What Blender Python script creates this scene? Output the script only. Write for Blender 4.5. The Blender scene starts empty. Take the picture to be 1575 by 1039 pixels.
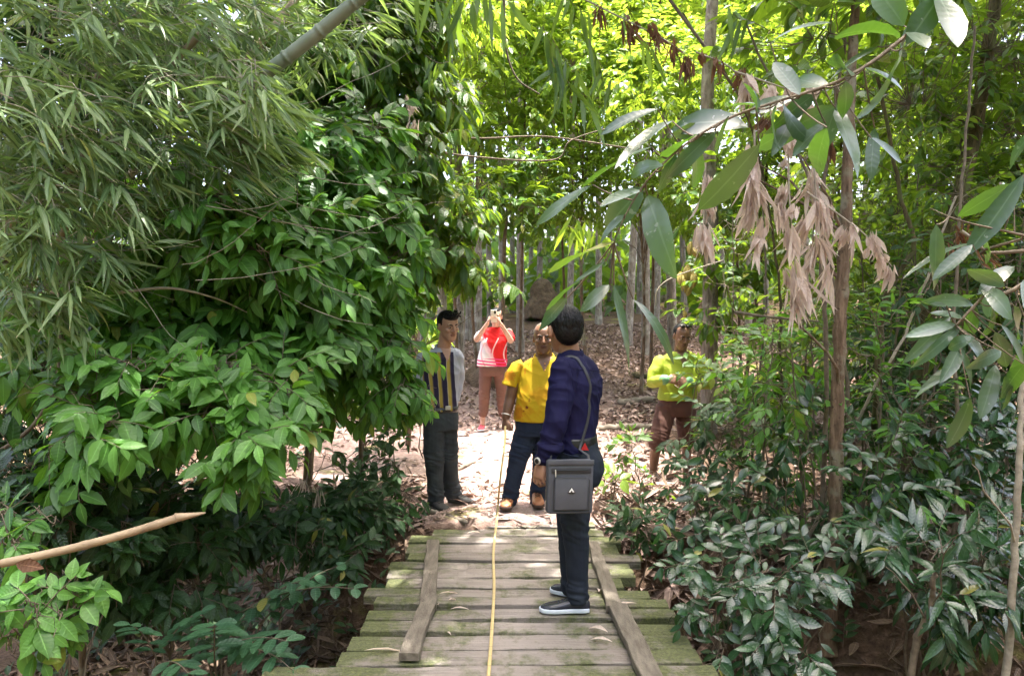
import bpy, math, random
import numpy as np
from mathutils import Vector, Matrix, noise as mnoise

# ------------------------------------------------------------------ camera, sky, sun, exposure
scene = bpy.context.scene
C = scene.collection
FPX, CX, CY, EYE, PITCH = 1150.0, 787.5, 519.5, 1.74, math.radians(2.56)
cam_d = bpy.data.cameras.new('camera'); cam = bpy.data.objects.new('camera', cam_d); C.objects.link(cam)
cam.location = (0, 0, EYE); cam.rotation_euler = (math.pi/2 - PITCH, 0, 0)
cam_d.sensor_width = 36; cam_d.lens = 36*FPX/1575; cam_d.clip_start = 0.05; cam_d.clip_end = 500
scene.camera = cam

SUN = Vector((0.10, 0.05, 0.99)).normalized()
world = bpy.data.worlds.new('World'); scene.world = world; world.use_nodes = True
wn = world.node_tree.nodes; wl = world.node_tree.links
sky = wn.new('ShaderNodeTexSky'); sky.sky_type = 'NISHITA'; sky.sun_disc = False
sky.sun_elevation = math.asin(SUN.z); sky.sun_rotation = math.atan2(SUN.x, SUN.y)
sky.dust_density = 8.0; sky.air_density = 0.7; sky.ozone_density = 0.2
wl.new(sky.outputs[0], wn['Background'].inputs[0]); wn['Background'].inputs[1].default_value = 0.15
sl = bpy.data.lights.new('sun', 'SUN'); sl.energy = 2.1; sl.angle = math.radians(0.5); sl.color = (1, 0.95, 0.87)
so = bpy.data.objects.new('sun', sl); C.objects.link(so)
so.rotation_euler = SUN.to_track_quat('Z', 'Y').to_euler(); so.location = (0, 8, 30)
scene.view_settings.view_transform = 'Standard'; scene.view_settings.look = 'None'
scene.view_settings.exposure = 3.12; scene.view_settings.gamma = 1.0
scene.cycles.max_bounces = 7; scene.cycles.diffuse_bounces = 4; scene.cycles.glossy_bounces = 3
scene.cycles.transmission_bounces = 5; scene.cycles.sample_clamp_indirect = 6

# ------------------------------------------------------------------ helpers
def V3(*a): return np.array(a, float)
def P(px, py, d):
    """World point seen at photo pixel (px, py), at forward distance d."""
    xc = (px-CX)/FPX; yc = (CY-py)/FPX
    y = math.cos(PITCH) + math.sin(PITCH)*yc; z = -math.sin(PITCH) + math.cos(PITCH)*yc
    k = d/y
    return V3(xc*k, d, EYE + z*k)
def unit(v):
    v = np.asarray(v, float); return v/(np.linalg.norm(v)+1e-12)
def smooth(a, b, x):
    t = np.clip((np.asarray(x, float)-a)/(b-a), 0, 1); return t*t*(3-2*t)

def tag(o, label=None, cat=None, group=None, kind=None):
    if label: o['label'] = label
    if cat: o['category'] = cat
    if group: o['group'] = group
    if kind: o['kind'] = kind
    return o
def empty(name, loc, label, cat, group=None, rz=0):
    o = bpy.data.objects.new(name, None); C.objects.link(o); o.empty_display_size = 0.1
    o.location = loc; o.rotation_euler = (0, 0, rz)
    return tag(o, label, cat, group)
def link_mesh(name, me, mat, parent=None, loc=None):
    o = bpy.data.objects.new(name, me); C.objects.link(o)
    for m in (mat if isinstance(mat, (list, tuple)) else [mat]):
        if m: me.materials.append(m)
    if parent: o.parent = parent
    if loc is not None: o.location = loc
    return o
def mesh_np(verts, faces, smooth_=True, attr=None, mi=None):
    """faces: (M,4) or (M,3) int array."""
    verts = np.asarray(verts, np.float32); faces = np.asarray(faces, np.int32)
    k = faces.shape[1]; me = bpy.data.meshes.new('m')
    me.vertices.add(len(verts)); me.vertices.foreach_set('co', verts.ravel())
    me.loops.add(faces.size); me.loops.foreach_set('vertex_index', faces.ravel())
    me.polygons.add(len(faces)); me.polygons.foreach_set('loop_start', np.arange(0, faces.size, k, dtype=np.int32))
    me.update(calc_edges=True)
    if smooth_: me.polygons.foreach_set('use_smooth', np.ones(len(faces), bool))
    if mi is not None: me.polygons.foreach_set('material_index', np.asarray(mi, np.int32))
    if attr is not None:
        a = me.attributes.new('lc', 'FLOAT_VECTOR', 'POINT'); a.data.foreach_set('vector', np.asarray(attr, np.float32).ravel())
    me.update()
    return me

class MB:
    """collects closed shapes into ONE mesh"""
    def __init__(s): s.v = []; s.f = []; s.n = 0; s.m = []
    def add(s, v, f, m=0):
        v = np.asarray(v, float); s.v.append(v)
        for q in f: s.f.append([i+s.n for i in q]); s.m.append(m)
        s.n += len(v)
    def loft(s, rings, n=14, e=2.0, m=0):
        """rings: (centre, u, v)"""
        vs = []; fs = []
        th = np.linspace(0, 2*math.pi, n, endpoint=False)
        ct = np.sign(np.cos(th))*np.abs(np.cos(th))**(2/e); st = np.sign(np.sin(th))*np.abs(np.sin(th))**(2/e)
        for c, u, w in rings:
            vs.append(np.asarray(c)[None] + ct[:, None]*np.asarray(u)[None] + st[:, None]*np.asarray(w)[None])
        k = len(rings); vs = np.vstack(vs)
        for i in range(k-1):
            for j in range(n):
                a, b = i*n+j, i*n+(j+1) % n
                fs.append((a, b, b+n, a+n))
        vs = np.vstack([vs, rings[0][0], rings[-1][0]])
        for j in range(n):
            fs.append((k*n, (j+1) % n, j)); fs.append((k*n+1, (k-1)*n+j, (k-1)*n+(j+1) % n))
        s.add(vs, fs, m)
    def tube(s, pts, rad, n=10, caps=True, flat=1.0, ref=None, m=0):
        pts = [np.asarray(p, float) for p in pts]; k = len(pts)
        rad = [rad]*k if np.isscalar(rad) else list(rad)
        rings = []; prev = None
        for i in range(k):
            t = unit(pts[min(i+1, k-1)]-pts[max(i-1, 0)])
            if prev is None:
                r0 = np.asarray(ref, float) if ref is not None else (V3(0, 0, 1) if abs(t[2]) < .9 else V3(1, 0, 0))
                u = unit(np.cross(t, r0))
            else: u = unit(prev - t*np.dot(prev, t))
            prev = u; w = np.cross(t, u)
            if i == 0 and caps:
                for a in (.95, .7, .35): rings.append((pts[0]-t*rad[0]*a, u*rad[0]*math.sqrt(1-a*a), w*rad[0]*flat*math.sqrt(1-a*a)))
            rings.append((pts[i], u*rad[i], w*rad[i]*flat))
            if i == k-1 and caps:
                for a in (.35, .7, .95): rings.append((pts[i]+t*rad[i]*a, u*rad[i]*math.sqrt(1-a*a), w*rad[i]*flat*math.sqrt(1-a*a)))
        s.loft(rings, n, m=m)
    def ball(s, c, r, ax=None, n=14, m=0):
        """ellipsoid; ax: 3 axes rows"""
        c = np.asarray(c, float); r = np.asarray([r]*3 if np.isscalar(r) else r, float)
        ax = np.eye(3) if ax is None else np.asarray(ax)
        rings = []
        for a in np.linspace(-math.pi/2+.12, math.pi/2-.12, n//2+2):
            rings.append((c+ax[2]*r[2]*math.sin(a), ax[0]*r[0]*math.cos(a), ax[1]*r[1]*math.cos(a)))
        s.loft(rings, n, m=m)
    def box(s, c, r, ax=None, m=0):
        ax = np.eye(3) if ax is None else np.asarray(ax)
        vs = [np.asarray(c)+ax[0]*r[0]*x+ax[1]*r[1]*y+ax[2]*r[2]*z for x in (-1, 1) for y in (-1, 1) for z in (-1, 1)]
        s.add(vs, [(0, 1, 3, 2), (4, 6, 7, 5), (0, 4, 5, 1), (2, 3, 7, 6), (0, 2, 6, 4), (1, 5, 7, 3)], m)
    def mesh(s, smooth_=True):
        me = bpy.data.meshes.new('m'); me.from_pydata(np.vstack(s.v).tolist(), [], s.f); me.validate()
        if smooth_: me.polygons.foreach_set('use_smooth', np.ones(len(me.polygons), bool))
        if len(me.polygons) == len(s.m): me.polygons.foreach_set('material_index', np.array(s.m, np.int32))
        me.update(); return me
    def build(s, name, mat, parent=None, loc=None, smooth_=True, bevel=0, seg=2):
        me = s.mesh(smooth_)
        if bevel:
            me = bake(me, [('BEVEL', dict(width=bevel, segments=seg, limit_method='ANGLE'))])
            me.polygons.foreach_set('use_smooth', np.ones(len(me.polygons), bool))
        return link_mesh(name, me, mat, parent, loc)

def bake(me, mods):
    o = bpy.data.objects.new('tmp', me); C.objects.link(o)
    for t, kw in mods:
        m = o.modifiers.new('x', t)
        for k, v in kw.items(): setattr(m, k, v)
    dg = bpy.context.evaluated_depsgraph_get(); dg.update()
    out = bpy.data.meshes.new_from_object(o.evaluated_get(dg))
    bpy.data.objects.remove(o); out.materials.clear(); return out
def organic(mb, name, mat, parent, voxel=.005, sm=4, disp=None, face_mat=None, loc=None):
    """union of the collected shapes as one continuous smooth surface"""
    me = bake(mb.mesh(), [('REMESH', dict(mode='VOXEL', voxel_size=voxel)), ('SMOOTH', dict(factor=.5, iterations=sm))])
    n = len(me.vertices)
    if disp:
        co = np.empty(n*3, np.float32); no = np.empty(n*3, np.float32)
        me.vertices.foreach_get('co', co); me.vertices.foreach_get('normal', no)
        co = co.reshape(-1, 3); no = no.reshape(-1, 3)
        d = np.array([disp(c) for c in co.astype(float)])
        me.vertices.foreach_set('co', (co+no*d[:, None]).astype(np.float32).ravel())
    me.polygons.foreach_set('use_smooth', np.ones(len(me.polygons), bool))
    if face_mat:
        me.polygons.foreach_set('material_index', np.array([face_mat(p.center) for p in me.polygons], np.int32))
    me.update()
    return link_mesh(name, me, mat, parent, loc)

# ------------------------------------------------------------------ materials
def newmat(name):
    m = bpy.data.materials.new(name); m.use_nodes = True
    return m, m.node_tree.nodes, m.node_tree.links, m.node_tree.nodes['Principled BSDF']
def rgb(c): return (c[0], c[1], c[2], 1)
def node(ns, t, **kw):
    n = ns.new(t)
    for k, v in kw.items(): setattr(n, k, v)
    return n
def mixc(ns, ls, fac, a, b, blend='MIX'):
    n = node(ns, 'ShaderNodeMix', data_type='RGBA', blend_type=blend)
    for i, x in ((0, fac), (6, a), (7, b)):
        if hasattr(x, 'is_linked'): ls.new(x, n.inputs[i])
        elif i == 0: n.inputs[0].default_value = x
        else: n.inputs[i].default_value = rgb(x)
    return n.outputs[2]
def math_(ns, ls, op, a, b=None, c=None, clamp=False):
    n = node(ns, 'ShaderNodeMath', operation=op, use_clamp=clamp)
    for i, x in enumerate((a, b, c)):
        if x is None: continue
        if hasattr(x, 'is_linked'): ls.new(x, n.inputs[i])
        else: n.inputs[i].default_value = x
    return n.outputs[0]
def ramp(ns, ls, fac, stops):
    n = node(ns, 'ShaderNodeValToRGB'); ls.new(fac, n.inputs[0]); e = n.color_ramp.elements
    while len(e) < len(stops): e.new(.5)
    for k, (p, c) in enumerate(stops): e[k].position = p; e[k].color = rgb(c) if hasattr(c, '__len__') else (c, c, c, 1)
    return n.outputs[0]
def noise_tex(ns, ls, scale, detail=4, vec=None, rough=.55):
    n = node(ns, 'ShaderNodeTexNoise'); n.inputs['Scale'].default_value = scale; n.inputs['Detail'].default_value = detail
    n.inputs['Roughness'].default_value = rough
    if vec is not None: ls.new(vec, n.inputs['Vector'])
    return n.outputs['Fac']
def coords(ns, ls, scale=(1, 1, 1), src='Object', rot=(0, 0, 0)):
    t = node(ns, 'ShaderNodeTexCoord'); mp = node(ns, 'ShaderNodeMapping'); ls.new(t.outputs[src], mp.inputs[0])
    mp.inputs['Scale'].default_value = scale; mp.inputs['Rotation'].default_value = rot
    return mp.outputs[0]
def bump(ns, ls, b, h, strength=.4, dist=.01):
    n = node(ns, 'ShaderNodeBump'); n.inputs['Strength'].default_value = strength; n.inputs['Distance'].default_value = dist
    ls.new(h, n.inputs['Height']); ls.new(n.outputs[0], b.inputs['Normal'])
def mk(name, c1, c2=None, scale=8, rough=.7, bmp=.3, stretch=(1, 1, 1), detail=5, spec=.5, dist=.01, bscale=None, sheen=0, sss=0):
    m, ns, ls, b = newmat(name); c2 = c2 or tuple(x*.6 for x in c1)
    v = coords(ns, ls, stretch); f = noise_tex(ns, ls, scale, detail, v)
    ls.new(ramp(ns, ls, f, [(.32, c1), (.68, c2)]), b.inputs['Base Color'])
    b.inputs['Roughness'].default_value = rough; b.inputs['Specular IOR Level'].default_value = spec
    if sheen: b.inputs['Sheen Weight'].default_value = sheen
    if sss: b.inputs['Subsurface Weight'].default_value = sss; b.inputs['Subsurface Radius'].default_value = (.02, .008, .004)
    if bmp: bump(ns, ls, b, noise_tex(ns, ls, bscale or scale*3, 6, v), bmp, dist)
    return m

def leafmat(name, dark, light, trans, tfac=.35, rough=.38, veins=9, bmp=.35, spots=None, spot_amt=.0, spec=.5, edge=None, back=None, ageing=.75):
    """leaf surface: tint by a per-leaf random, midrib and side veins from leaf coordinates, light passing through"""
    m, ns, ls, b = newmat(name); out = ns['Material Output']
    at = node(ns, 'ShaderNodeAttribute', attribute_name='lc'); sp = node(ns, 'ShaderNodeSeparateXYZ'); ls.new(at.outputs['Vector'], sp.inputs[0])
    u, v, r = sp.outputs
    au = math_(ns, ls, 'ABSOLUTE', u)
    col = mixc(ns, ls, r, dark, light)
    vn = noise_tex(ns, ls, 14, 3, coords(ns, ls))
    col = mixc(ns, ls, math_(ns, ls, 'MULTIPLY', vn, .45), col, tuple(x*.55 for x in dark))
    old = math_(ns, ls, 'GREATER_THAN', r, .986)
    col = mixc(ns, ls, math_(ns, ls, 'MULTIPLY', old, ageing), col, (.27, .235, .05))
    rib = math_(ns, ls, 'LESS_THAN', au, .07)
    col = mixc(ns, ls, math_(ns, ls, 'MULTIPLY', rib, .45), col, tuple(min(1, x*1.7+.02) for x in light))
    ph = math_(ns, ls, 'SUBTRACT', math_(ns, ls, 'MULTIPLY', v, veins*6.283), math_(ns, ls, 'MULTIPLY', au, 5.0))
    s = math_(ns, ls, 'SINE', ph)
    if spots:
        sn = noise_tex(ns, ls, 38, 4, coords(ns, ls)); k = math_(ns, ls, 'GREATER_THAN', sn, 1-spot_amt)
        col = mixc(ns, ls, math_(ns, ls, 'MULTIPLY', k, .8), col, spots)
    if edge:
        k = math_(ns, ls, 'GREATER_THAN', math_(ns, ls, 'ADD', math_(ns, ls, 'MULTIPLY', v, v), math_(ns, ls, 'MULTIPLY', r, .35)), 1.12)
        col = mixc(ns, ls, k, col, edge)
    if back:
        g = node(ns, 'ShaderNodeNewGeometry'); col = mixc(ns, ls, math_(ns, ls, 'MULTIPLY', g.outputs['Backfacing'], .8), col, back)
    ls.new(col, b.inputs['Base Color']); b.inputs['Roughness'].default_value = rough; b.inputs['Specular IOR Level'].default_value = spec
    h = math_(ns, ls, 'ADD', math_(ns, ls, 'MULTIPLY', s, .5), math_(ns, ls, 'MULTIPLY', math_(ns, ls, 'MINIMUM', au, .12), -6.0))
    bump(ns, ls, b, h, bmp, .004)
    t = node(ns, 'ShaderNodeBsdfTranslucent'); tc = mixc(ns, ls, r, tuple(x*.6 for x in trans), trans); ls.new(tc, t.inputs[0])
    mx = node(ns, 'ShaderNodeMixShader'); mx.inputs[0].default_value = tfac
    ls.new(b.outputs[0], mx.inputs[1]); ls.new(t.outputs[0], mx.inputs[2]); ls.new(mx.outputs[0], out.inputs[0])
    return m

LEAF_GREEN = leafmat('broad_leaf', (.022, .082, .014), (.145, .330, .062), (.25, .54, .035), .36, .42, 8, .22, spec=.42)
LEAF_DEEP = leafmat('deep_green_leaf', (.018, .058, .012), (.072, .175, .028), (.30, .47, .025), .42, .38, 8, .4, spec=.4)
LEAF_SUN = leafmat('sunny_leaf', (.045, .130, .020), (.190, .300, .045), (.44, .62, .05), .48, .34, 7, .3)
LEAF_BLUE = leafmat('glossy_dark_leaf', (.008, .030, .012), (.038, .098, .038), (.10, .28, .03), .20, .25, 8, .16, spec=.75, spots=(.12, .14, .10), spot_amt=.30)
LEAF_BIG = leafmat('leathery_leaf', (.022, .050, .034), (.075, .110, .080), (.20, .44, .03), .28, .30, 10, .05, spots=(.20, .22, .20), spot_amt=.33, spec=1.0)
LEAF_BAMBOO = leafmat('bamboo_leaf', (.032, .090, .030), (.290, .385, .185), (.38, .56, .11), .36, .45, 1, .12, edge=(.50, .42, .27))
LEAF_BAMBOO_HANG = leafmat('hanging_bamboo_leaf', (.030, .075, .035), (.075, .150, .055), (.32, .50, .04), .42, .42, 1, .12)
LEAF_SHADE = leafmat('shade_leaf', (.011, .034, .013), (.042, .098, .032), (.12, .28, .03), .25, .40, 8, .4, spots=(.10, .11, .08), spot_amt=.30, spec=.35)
LEAF_FERNY = leafmat('pinnate_leaf', (.025, .075, .040), (.055, .135, .065), (.14, .34, .05), .28, .42, 6, .3)
LEAF_DRY = leafmat('dry_leaf', (.50, .39, .33), (.86, .75, .68), (.85, .68, .58), .50, .9, 7, .5, spec=.1, ageing=0)
LEAF_BROWN = leafmat('brown_dead_leaf', (.10, .045, .022), (.20, .10, .055), (.30, .13, .05), .28, .8, 7, .6, ageing=0)
LITTER = leafmat('litter_leaf', (.12, .075, .060), (.46, .34, .29), (.2, .13, .09), .10, .85, 6, .5, ageing=0)
LITTER_DARK = leafmat('dark_litter_leaf', (.060, .036, .024), (.23, .155, .105), (.1, .06, .04), .08, .8, 6, .5, ageing=0)  # darker brown litter tone for the gully and right bank
TWIG = mk('twig_bark', (.17, .135, .095), (.085, .065, .045), 30, .85, .4)
TWIG_PALE = mk('pale_twig', (.34, .30, .24), (.2, .17, .13), 30, .8, .4)
# ------------------------------------------------------------------ bulk leaves and stems
def norm_rows(a): return a/(np.linalg.norm(a, axis=1, keepdims=True)+1e-12)
SHAPES = {  # stations along the midrib: (s, half width)
    'ovate': [(0, .02), (.12, .48), (.3, .92), (.48, 1.0), (.68, .78), (.84, .38), (.94, .12), (1, .01)],
    'oblong': [(0, .04), (.15, .62), (.4, .95), (.65, 1.0), (.85, .66), (.95, .3), (1, .02)],
    'lance': [(0, .03), (.1, .62), (.3, 1.0), (.55, .85), (.78, .45), (1, .01)],
    'far': [(0, .05), (.35, 1.0), (.65, .85), (1, .02)],
    'dry': [(0, .03), (.2, .5), (.5, 1.0), (.75, .7), (1, .05)],
    'wedge': [(0, .05), (.3, .45), (.6, .8), (.85, 1.0), (1, .85)],
}
class Leaves:
    def __init__(s, shape='ovate', fold=.25): s.rows = []; s.shape = shape; s.fold = fold
    def add(s, base, d, nrm, L, W, r=.5, bend=.3, twist=0.0):
        s.rows.append((*base, *d, *nrm, L, W, r, bend, twist))
    def mesh(s):
        R = np.array(s.rows, float); st = np.array(SHAPES[s.shape]); k = len(st); N = len(R)
        d = norm_rows(R[:, 3:6]); n = R[:, 6:9]; n = norm_rows(n-d*np.sum(n*d, 1, keepdims=True)+1e-6); a = np.cross(d, n)
        L, W, r, b, tw = (R[:, i][:, None] for i in range(9, 14))
        b = np.where(np.abs(b) < 1e-3, 1e-3, b); sv = st[:, 0][None]
        along = np.sin(b*sv)/b*L; down = (1-np.cos(b*sv))/b*L
        mid = R[:, None, 0:3]+d[:, None]*along[..., None]-n[:, None]*down[..., None]
        ang = tw*sv; ca = np.cos(ang)[..., None]; sa = np.sin(ang)[..., None]
        side = a[:, None]*ca+n[:, None]*sa; up = n[:, None]*ca-a[:, None]*sa
        hw = (W*st[:, 1][None]*.5)[..., None]
        le = mid-side*hw+up*hw*s.fold; ri = mid+side*hw+up*hw*s.fold
        V = np.stack([le, mid, ri], 2).reshape(N, k*3, 3)
        at = np.zeros((N, k, 3, 3)); at[..., 0] = np.array([-1, 0, 1.])[None, None]; at[..., 1] = sv[..., None]; at[..., 2] = r[..., None]
        q = []
        for i in range(k-1):
            o = 3*i; q += [(o, o+1, o+4, o+3), (o+1, o+2, o+5, o+4)]
        F = (np.array(q)[None]+(np.arange(N)*k*3)[:, None, None]).reshape(-1, 4)
        return mesh_np(V.reshape(-1, 3), F, True, at.reshape(-1, 3))
    def build(s, name, mat, parent=None, loc=None): return link_mesh(name, s.mesh(), mat, parent, loc)

class Stems:
    def __init__(s): s.v = []; s.f = []; s.n = 0
    def add(s, pts, rad, sides=5):
        pts = np.asarray(pts, float); k = len(pts); rad = np.full(k, rad) if np.isscalar(rad) else np.asarray(rad)
        if len(rad) != k: rad = np.interp(np.linspace(0, 1, k), np.linspace(0, 1, len(rad)), rad)
        t = norm_rows(np.gradient(pts, axis=0)); ref = V3(0, 0, 1) if abs(t[0][2]) < .85 else V3(1, 0, 0)
        u = norm_rows(np.cross(t, ref)); w = np.cross(t, u)
        th = np.linspace(0, 2*math.pi, sides, endpoint=False)
        V = pts[:, None]+rad[:, None, None]*(np.cos(th)[None, :, None]*u[:, None]+np.sin(th)[None, :, None]*w[:, None])
        i = np.arange(k-1)[:, None]*sides; j = np.arange(sides)[None]; j2 = (j+1) % sides
        F = np.stack([i+j, i+j2, i+j2+sides, i+j+sides], -1).reshape(-1, 4)
        s.v.append(V.reshape(-1, 3)); s.f.append(F+s.n); s.n += k*sides
    def build(s, name, mat, parent=None, loc=None):
        return link_mesh(name, mesh_np(np.vstack(s.v), np.vstack(s.f)), mat, parent, loc)

def curve(p0, p1, n=8, sag=0.0, wob=0.0, rng=None):
    p0 = np.asarray(p0, float); p1 = np.asarray(p1, float); t = np.linspace(0, 1, n)[:, None]
    p = p0+(p1-p0)*t; p[:, 2] += (-sag*4*t*(1-t))[:, 0]
    if wob:
        w = rng.normal(0, wob, (n, 3)); w = (w+np.roll(w, 1, 0))/2; w[0] = w[-1] = 0; p += w
    return p
def poly(pts, n=6):
    """Catmull-Rom through points"""
    p = [np.asarray(q, float) for q in pts]; p = [2*p[0]-p[1]]+p+[2*p[-1]-p[-2]]; out = []
    for i in range(1, len(p)-2):
        for t in np.linspace(0, 1, n, endpoint=False):
            a, b, c, d = p[i-1:i+3]
            out.append(.5*(2*b+(c-a)*t+(2*a-5*b+4*c-d)*t*t+(3*b-a-3*c+d)*t**3))
    out.append(p[-2]); return np.array(out)

def spray(L, T, p, d, rng, n=8, ll=.16, lw=.38, tl=.3, droop=.5, tr=.003, flat=.5, up=(0, 0, 1), rr=(0, 1), hang=.25):
    """a leafy twig: n leaves alternating along it, the biggest hanging"""
    d = unit(d); e = unit(d+V3(0, 0, -droop)); k = 5
    pts = [np.asarray(p, float)]
    for i in range(k): pts.append(pts[-1]+unit(d*(1-i/k)+e*(i/k))*tl/k)
    pts = np.array(pts)
    if T is not None: T.add(pts, [tr, tr*.5], 4)
    up = np.asarray(up, float)
    for i in range(n):
        f = .25+.75*i/max(1, n-1); q = f*k; j = min(k-1, int(q)); b = pts[j]+(pts[j+1]-pts[j])*(q-j)
        t = unit(pts[j+1]-pts[j]); s = unit(np.cross(t, up)+1e-6)*(1 if i % 2 else -1)
        last = i == n-1
        dr = unit(t*(1.0 if last else rng.uniform(.45, .9))+s*(0 if last else rng.uniform(.6, 1.0))+V3(0, 0, -hang)+rng.normal(0, .18, 3))
        nr = unit(up*flat+rng.normal(0, .28, 3)+V3(0, 0, .3))
        l = ll*rng.uniform(.65, 1.12)*(.75+.35*math.sin(math.pi*min(1, f)))
        L.add(b, dr, nr, l, l*lw*rng.uniform(.85, 1.15), rng.uniform(*rr), rng.uniform(.1, .75), rng.normal(0, .25))

def fan(L, T, p, d, rng, n=7, ll=.24, lw=.11, tl=.18, spread=1.1, hang=.7, rr=(0, 1), bend=(.1, .6)):
    """bamboo branchlet with a fan of narrow leaves at its tip"""
    d = unit(d); q = np.asarray(p)+d*tl+V3(0, 0, -tl*.25)
    if T is not None: T.add([p, (np.asarray(p)+q)/2+V3(0, 0, tl*.07), q], [.0022, .0012], 4)
    s = unit(np.cross(d, V3(0, 0, 1))+1e-6)
    for i in range(n):
        a = (i/(max(1, n-1))-.5)*2*spread*.6+rng.normal(0, .12); b = q-d*tl*rng.uniform(0, .6)
        dr = unit(d*math.cos(a)+s*math.sin(a)+V3(0, 0, -hang*rng.uniform(.5, 1.3)))
        nr = unit(V3(0, 0, 1)+rng.normal(0, .5, 3)); l = ll*rng.uniform(.6, 1.15)
        L.add(b, dr, nr, l, l*lw*rng.uniform(.8, 1.25), rng.uniform(*rr), rng.uniform(*bend), rng.normal(0, .35))

def attach(T, k0, p, rng):
    """join a twig's foot to the nearest branch already in T (its first k0 tubes)"""
    if k0 == 0: return
    if getattr(T, 'cache', None) is None or T.cache[0] != k0: T.cache = (k0, np.vstack(T.v[:k0]))
    c = T.cache[1]; i = int(np.argmin(((c-p)**2).sum(1)))
    T.add(curve(c[i], p, 5, .02, .006, rng), [.0032, .0026], 4)
def lobes_points(lobes, n, rng, shell=.55):
    """points spread through a union of ellipsoids (centre, radii), with outward directions"""
    vol = np.array([r[0]*r[1]*r[2] for c, r in lobes])**.8; vol /= vol.sum(); out = []
    for i in rng.choice(len(lobes), n, p=vol):
        c, r = lobes[i]; v = unit(rng.normal(0, 1, 3)); f = rng.uniform(shell**3, 1)**(1/3)
        out.append((np.asarray(c)+v*np.asarray(r)*f, unit(v/np.asarray(r)*np.mean(r))))
    return out

# ------------------------------------------------------------------ ground (z = 0 is the bridge deck; a gully crosses under it)
def gh(x, y):
    x = np.asarray(x, float); y = np.asarray(y, float)
    far = y-8
    h = np.where(far > 0, .055*far+.0016*np.minimum(far, 14)**2*1.6, 0.0)
    h = h+smooth(9, 20, y)*(.06*np.clip(x, -8, 14))
    # the gully: deepest between 3 and 5.3 m, bank edge about 6 m
    edge = 6.02+.12*np.sin(1.7*x+.5)+np.where(x < -1.0, np.minimum(1.4, (-1.0-x)*.9), 0)+np.where(x > 1.1, -np.minimum(1.6, (x-1.1)*1.0), 0)
    g = smooth(0, 1.05, edge-y)*smooth(-.4, 1.6, y)
    depth = np.where(x < 0, .95, .55)+.15*np.sin(.9*x+1)
    h = h-g*depth-.07*smooth(.0, .35, edge-y+.3)*0
    h = h-smooth(1.1, 2.6, np.abs(x+.1))*smooth(9, 6.5, y)*.14*smooth(5, 6, y)
    h = h+.025*np.sin(3.1*x+1.3*y)+.02*np.sin(5.3*y-2.2*x)+.05*np.sin(.8*x+.6*y)*smooth(9, 16, y)
    return h-.03
def gz(x, y): return float(gh(x, y))
def axis(lo, hi, n, c, p):
    t = np.linspace(-1, 1, n); s = np.sign(t)*np.abs(t)**p
    return np.where(s < 0, c+s*(c-lo), c+s*(hi-c))
gx = axis(-60, 60, 260, 0, 2.1); gy = axis(-8, 110, 300, 6, 2.0)
X, Y = np.meshgrid(gx, gy); Z = gh(X, Y)
for sc_, am in ((1.6, .035), (4.3, .02), (9.5, .010)):
    Z += am*np.array([mnoise.noise((a*sc_, b*sc_, 3.3)) for a, b in zip(X.ravel(), Y.ravel())]).reshape(X.shape)*smooth(40, 12, np.hypot(X, Y))
nx, ny = len(gx), len(gy)
ii = (np.arange(ny-1)[:, None]*nx+np.arange(nx-1)[None]).ravel()
gm, ns, ls, b = newmat('ground_soil')
co = coords(ns, ls); sp = node(ns, 'ShaderNodeSeparateXYZ'); ls.new(co, sp.inputs[0])
n1 = noise_tex(ns, ls, 2.2, 6, co); n2 = noise_tex(ns, ls, 22, 6, co, .65); n3 = noise_tex(ns, ls, 90, 4, co)
soil = ramp(ns, ls, n2, [(.3, (.050, .032, .022)), (.55, (.115, .075, .052)), (.75, (.21, .145, .105))])
path = ramp(ns, ls, n2, [(.28, (.22, .135, .115)), (.5, (.37, .265, .235)), (.72, (.46, .37, .335))])
# the trodden path, its pale colour widened to paint the sunlit clearing: a band along x = -0.3, from the bank to about 13 m
dx = math_(ns, ls, 'ABSOLUTE', math_(ns, ls, 'ADD', sp.outputs[0], math_(ns, ls, 'ADD', .62, math_(ns, ls, 'MULTIPLY', n1, -.5))))
k = math_(ns, ls, 'SUBTRACT', 2.3, dx); k = math_(ns, ls, 'MULTIPLY', k, 1.2, clamp=True)
ky = math_(ns, ls, 'MULTIPLY', math_(ns, ls, 'SUBTRACT', sp.outputs[1], 5.85), 5, clamp=True)
kf = math_(ns, ls, 'SUBTRACT', 1.0, math_(ns, ls, 'MULTIPLY', math_(ns, ls, 'SUBTRACT', sp.outputs[1], 9.5), .2), clamp=True)
k = math_(ns, ls, 'MULTIPLY', k, math_(ns, ls, 'MULTIPLY', ky, kf))
col = mixc(ns, ls, k, soil, path)
ms = ramp(ns, ls, noise_tex(ns, ls, 1.1, 5, coords(ns, ls, (1, 1, 1))), [(.60, 0.0), (.68, 1.0)])
col = mixc(ns, ls, math_(ns, ls, 'MULTIPLY', ms, .6), col, (.26, .27, .06))
ls.new(col, b.inputs['Base Color']); b.inputs['Roughness'].default_value = .95; b.inputs['Specular IOR Level'].default_value = .15
bump(ns, ls, b, math_(ns, ls, 'ADD', n2, math_(ns, ls, 'MULTIPLY', n3, .5)), .8, .03)
ground = link_mesh('ground', mesh_np(np.stack([X, Y, Z], -1).reshape(-1, 3), np.stack([ii, ii+1, ii+nx+1, ii+nx], 1)), gm)
tag(ground, kind='structure')
from mathutils.bvhtree import BVHTree
GB = BVHTree.FromObject(ground, bpy.context.evaluated_depsgraph_get())
def gnd(x, y):
    h = GB.ray_cast(Vector((x, y, 60)), Vector((0, 0, -1)))[0]
    return h.z if h else gz(x, y)

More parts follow.
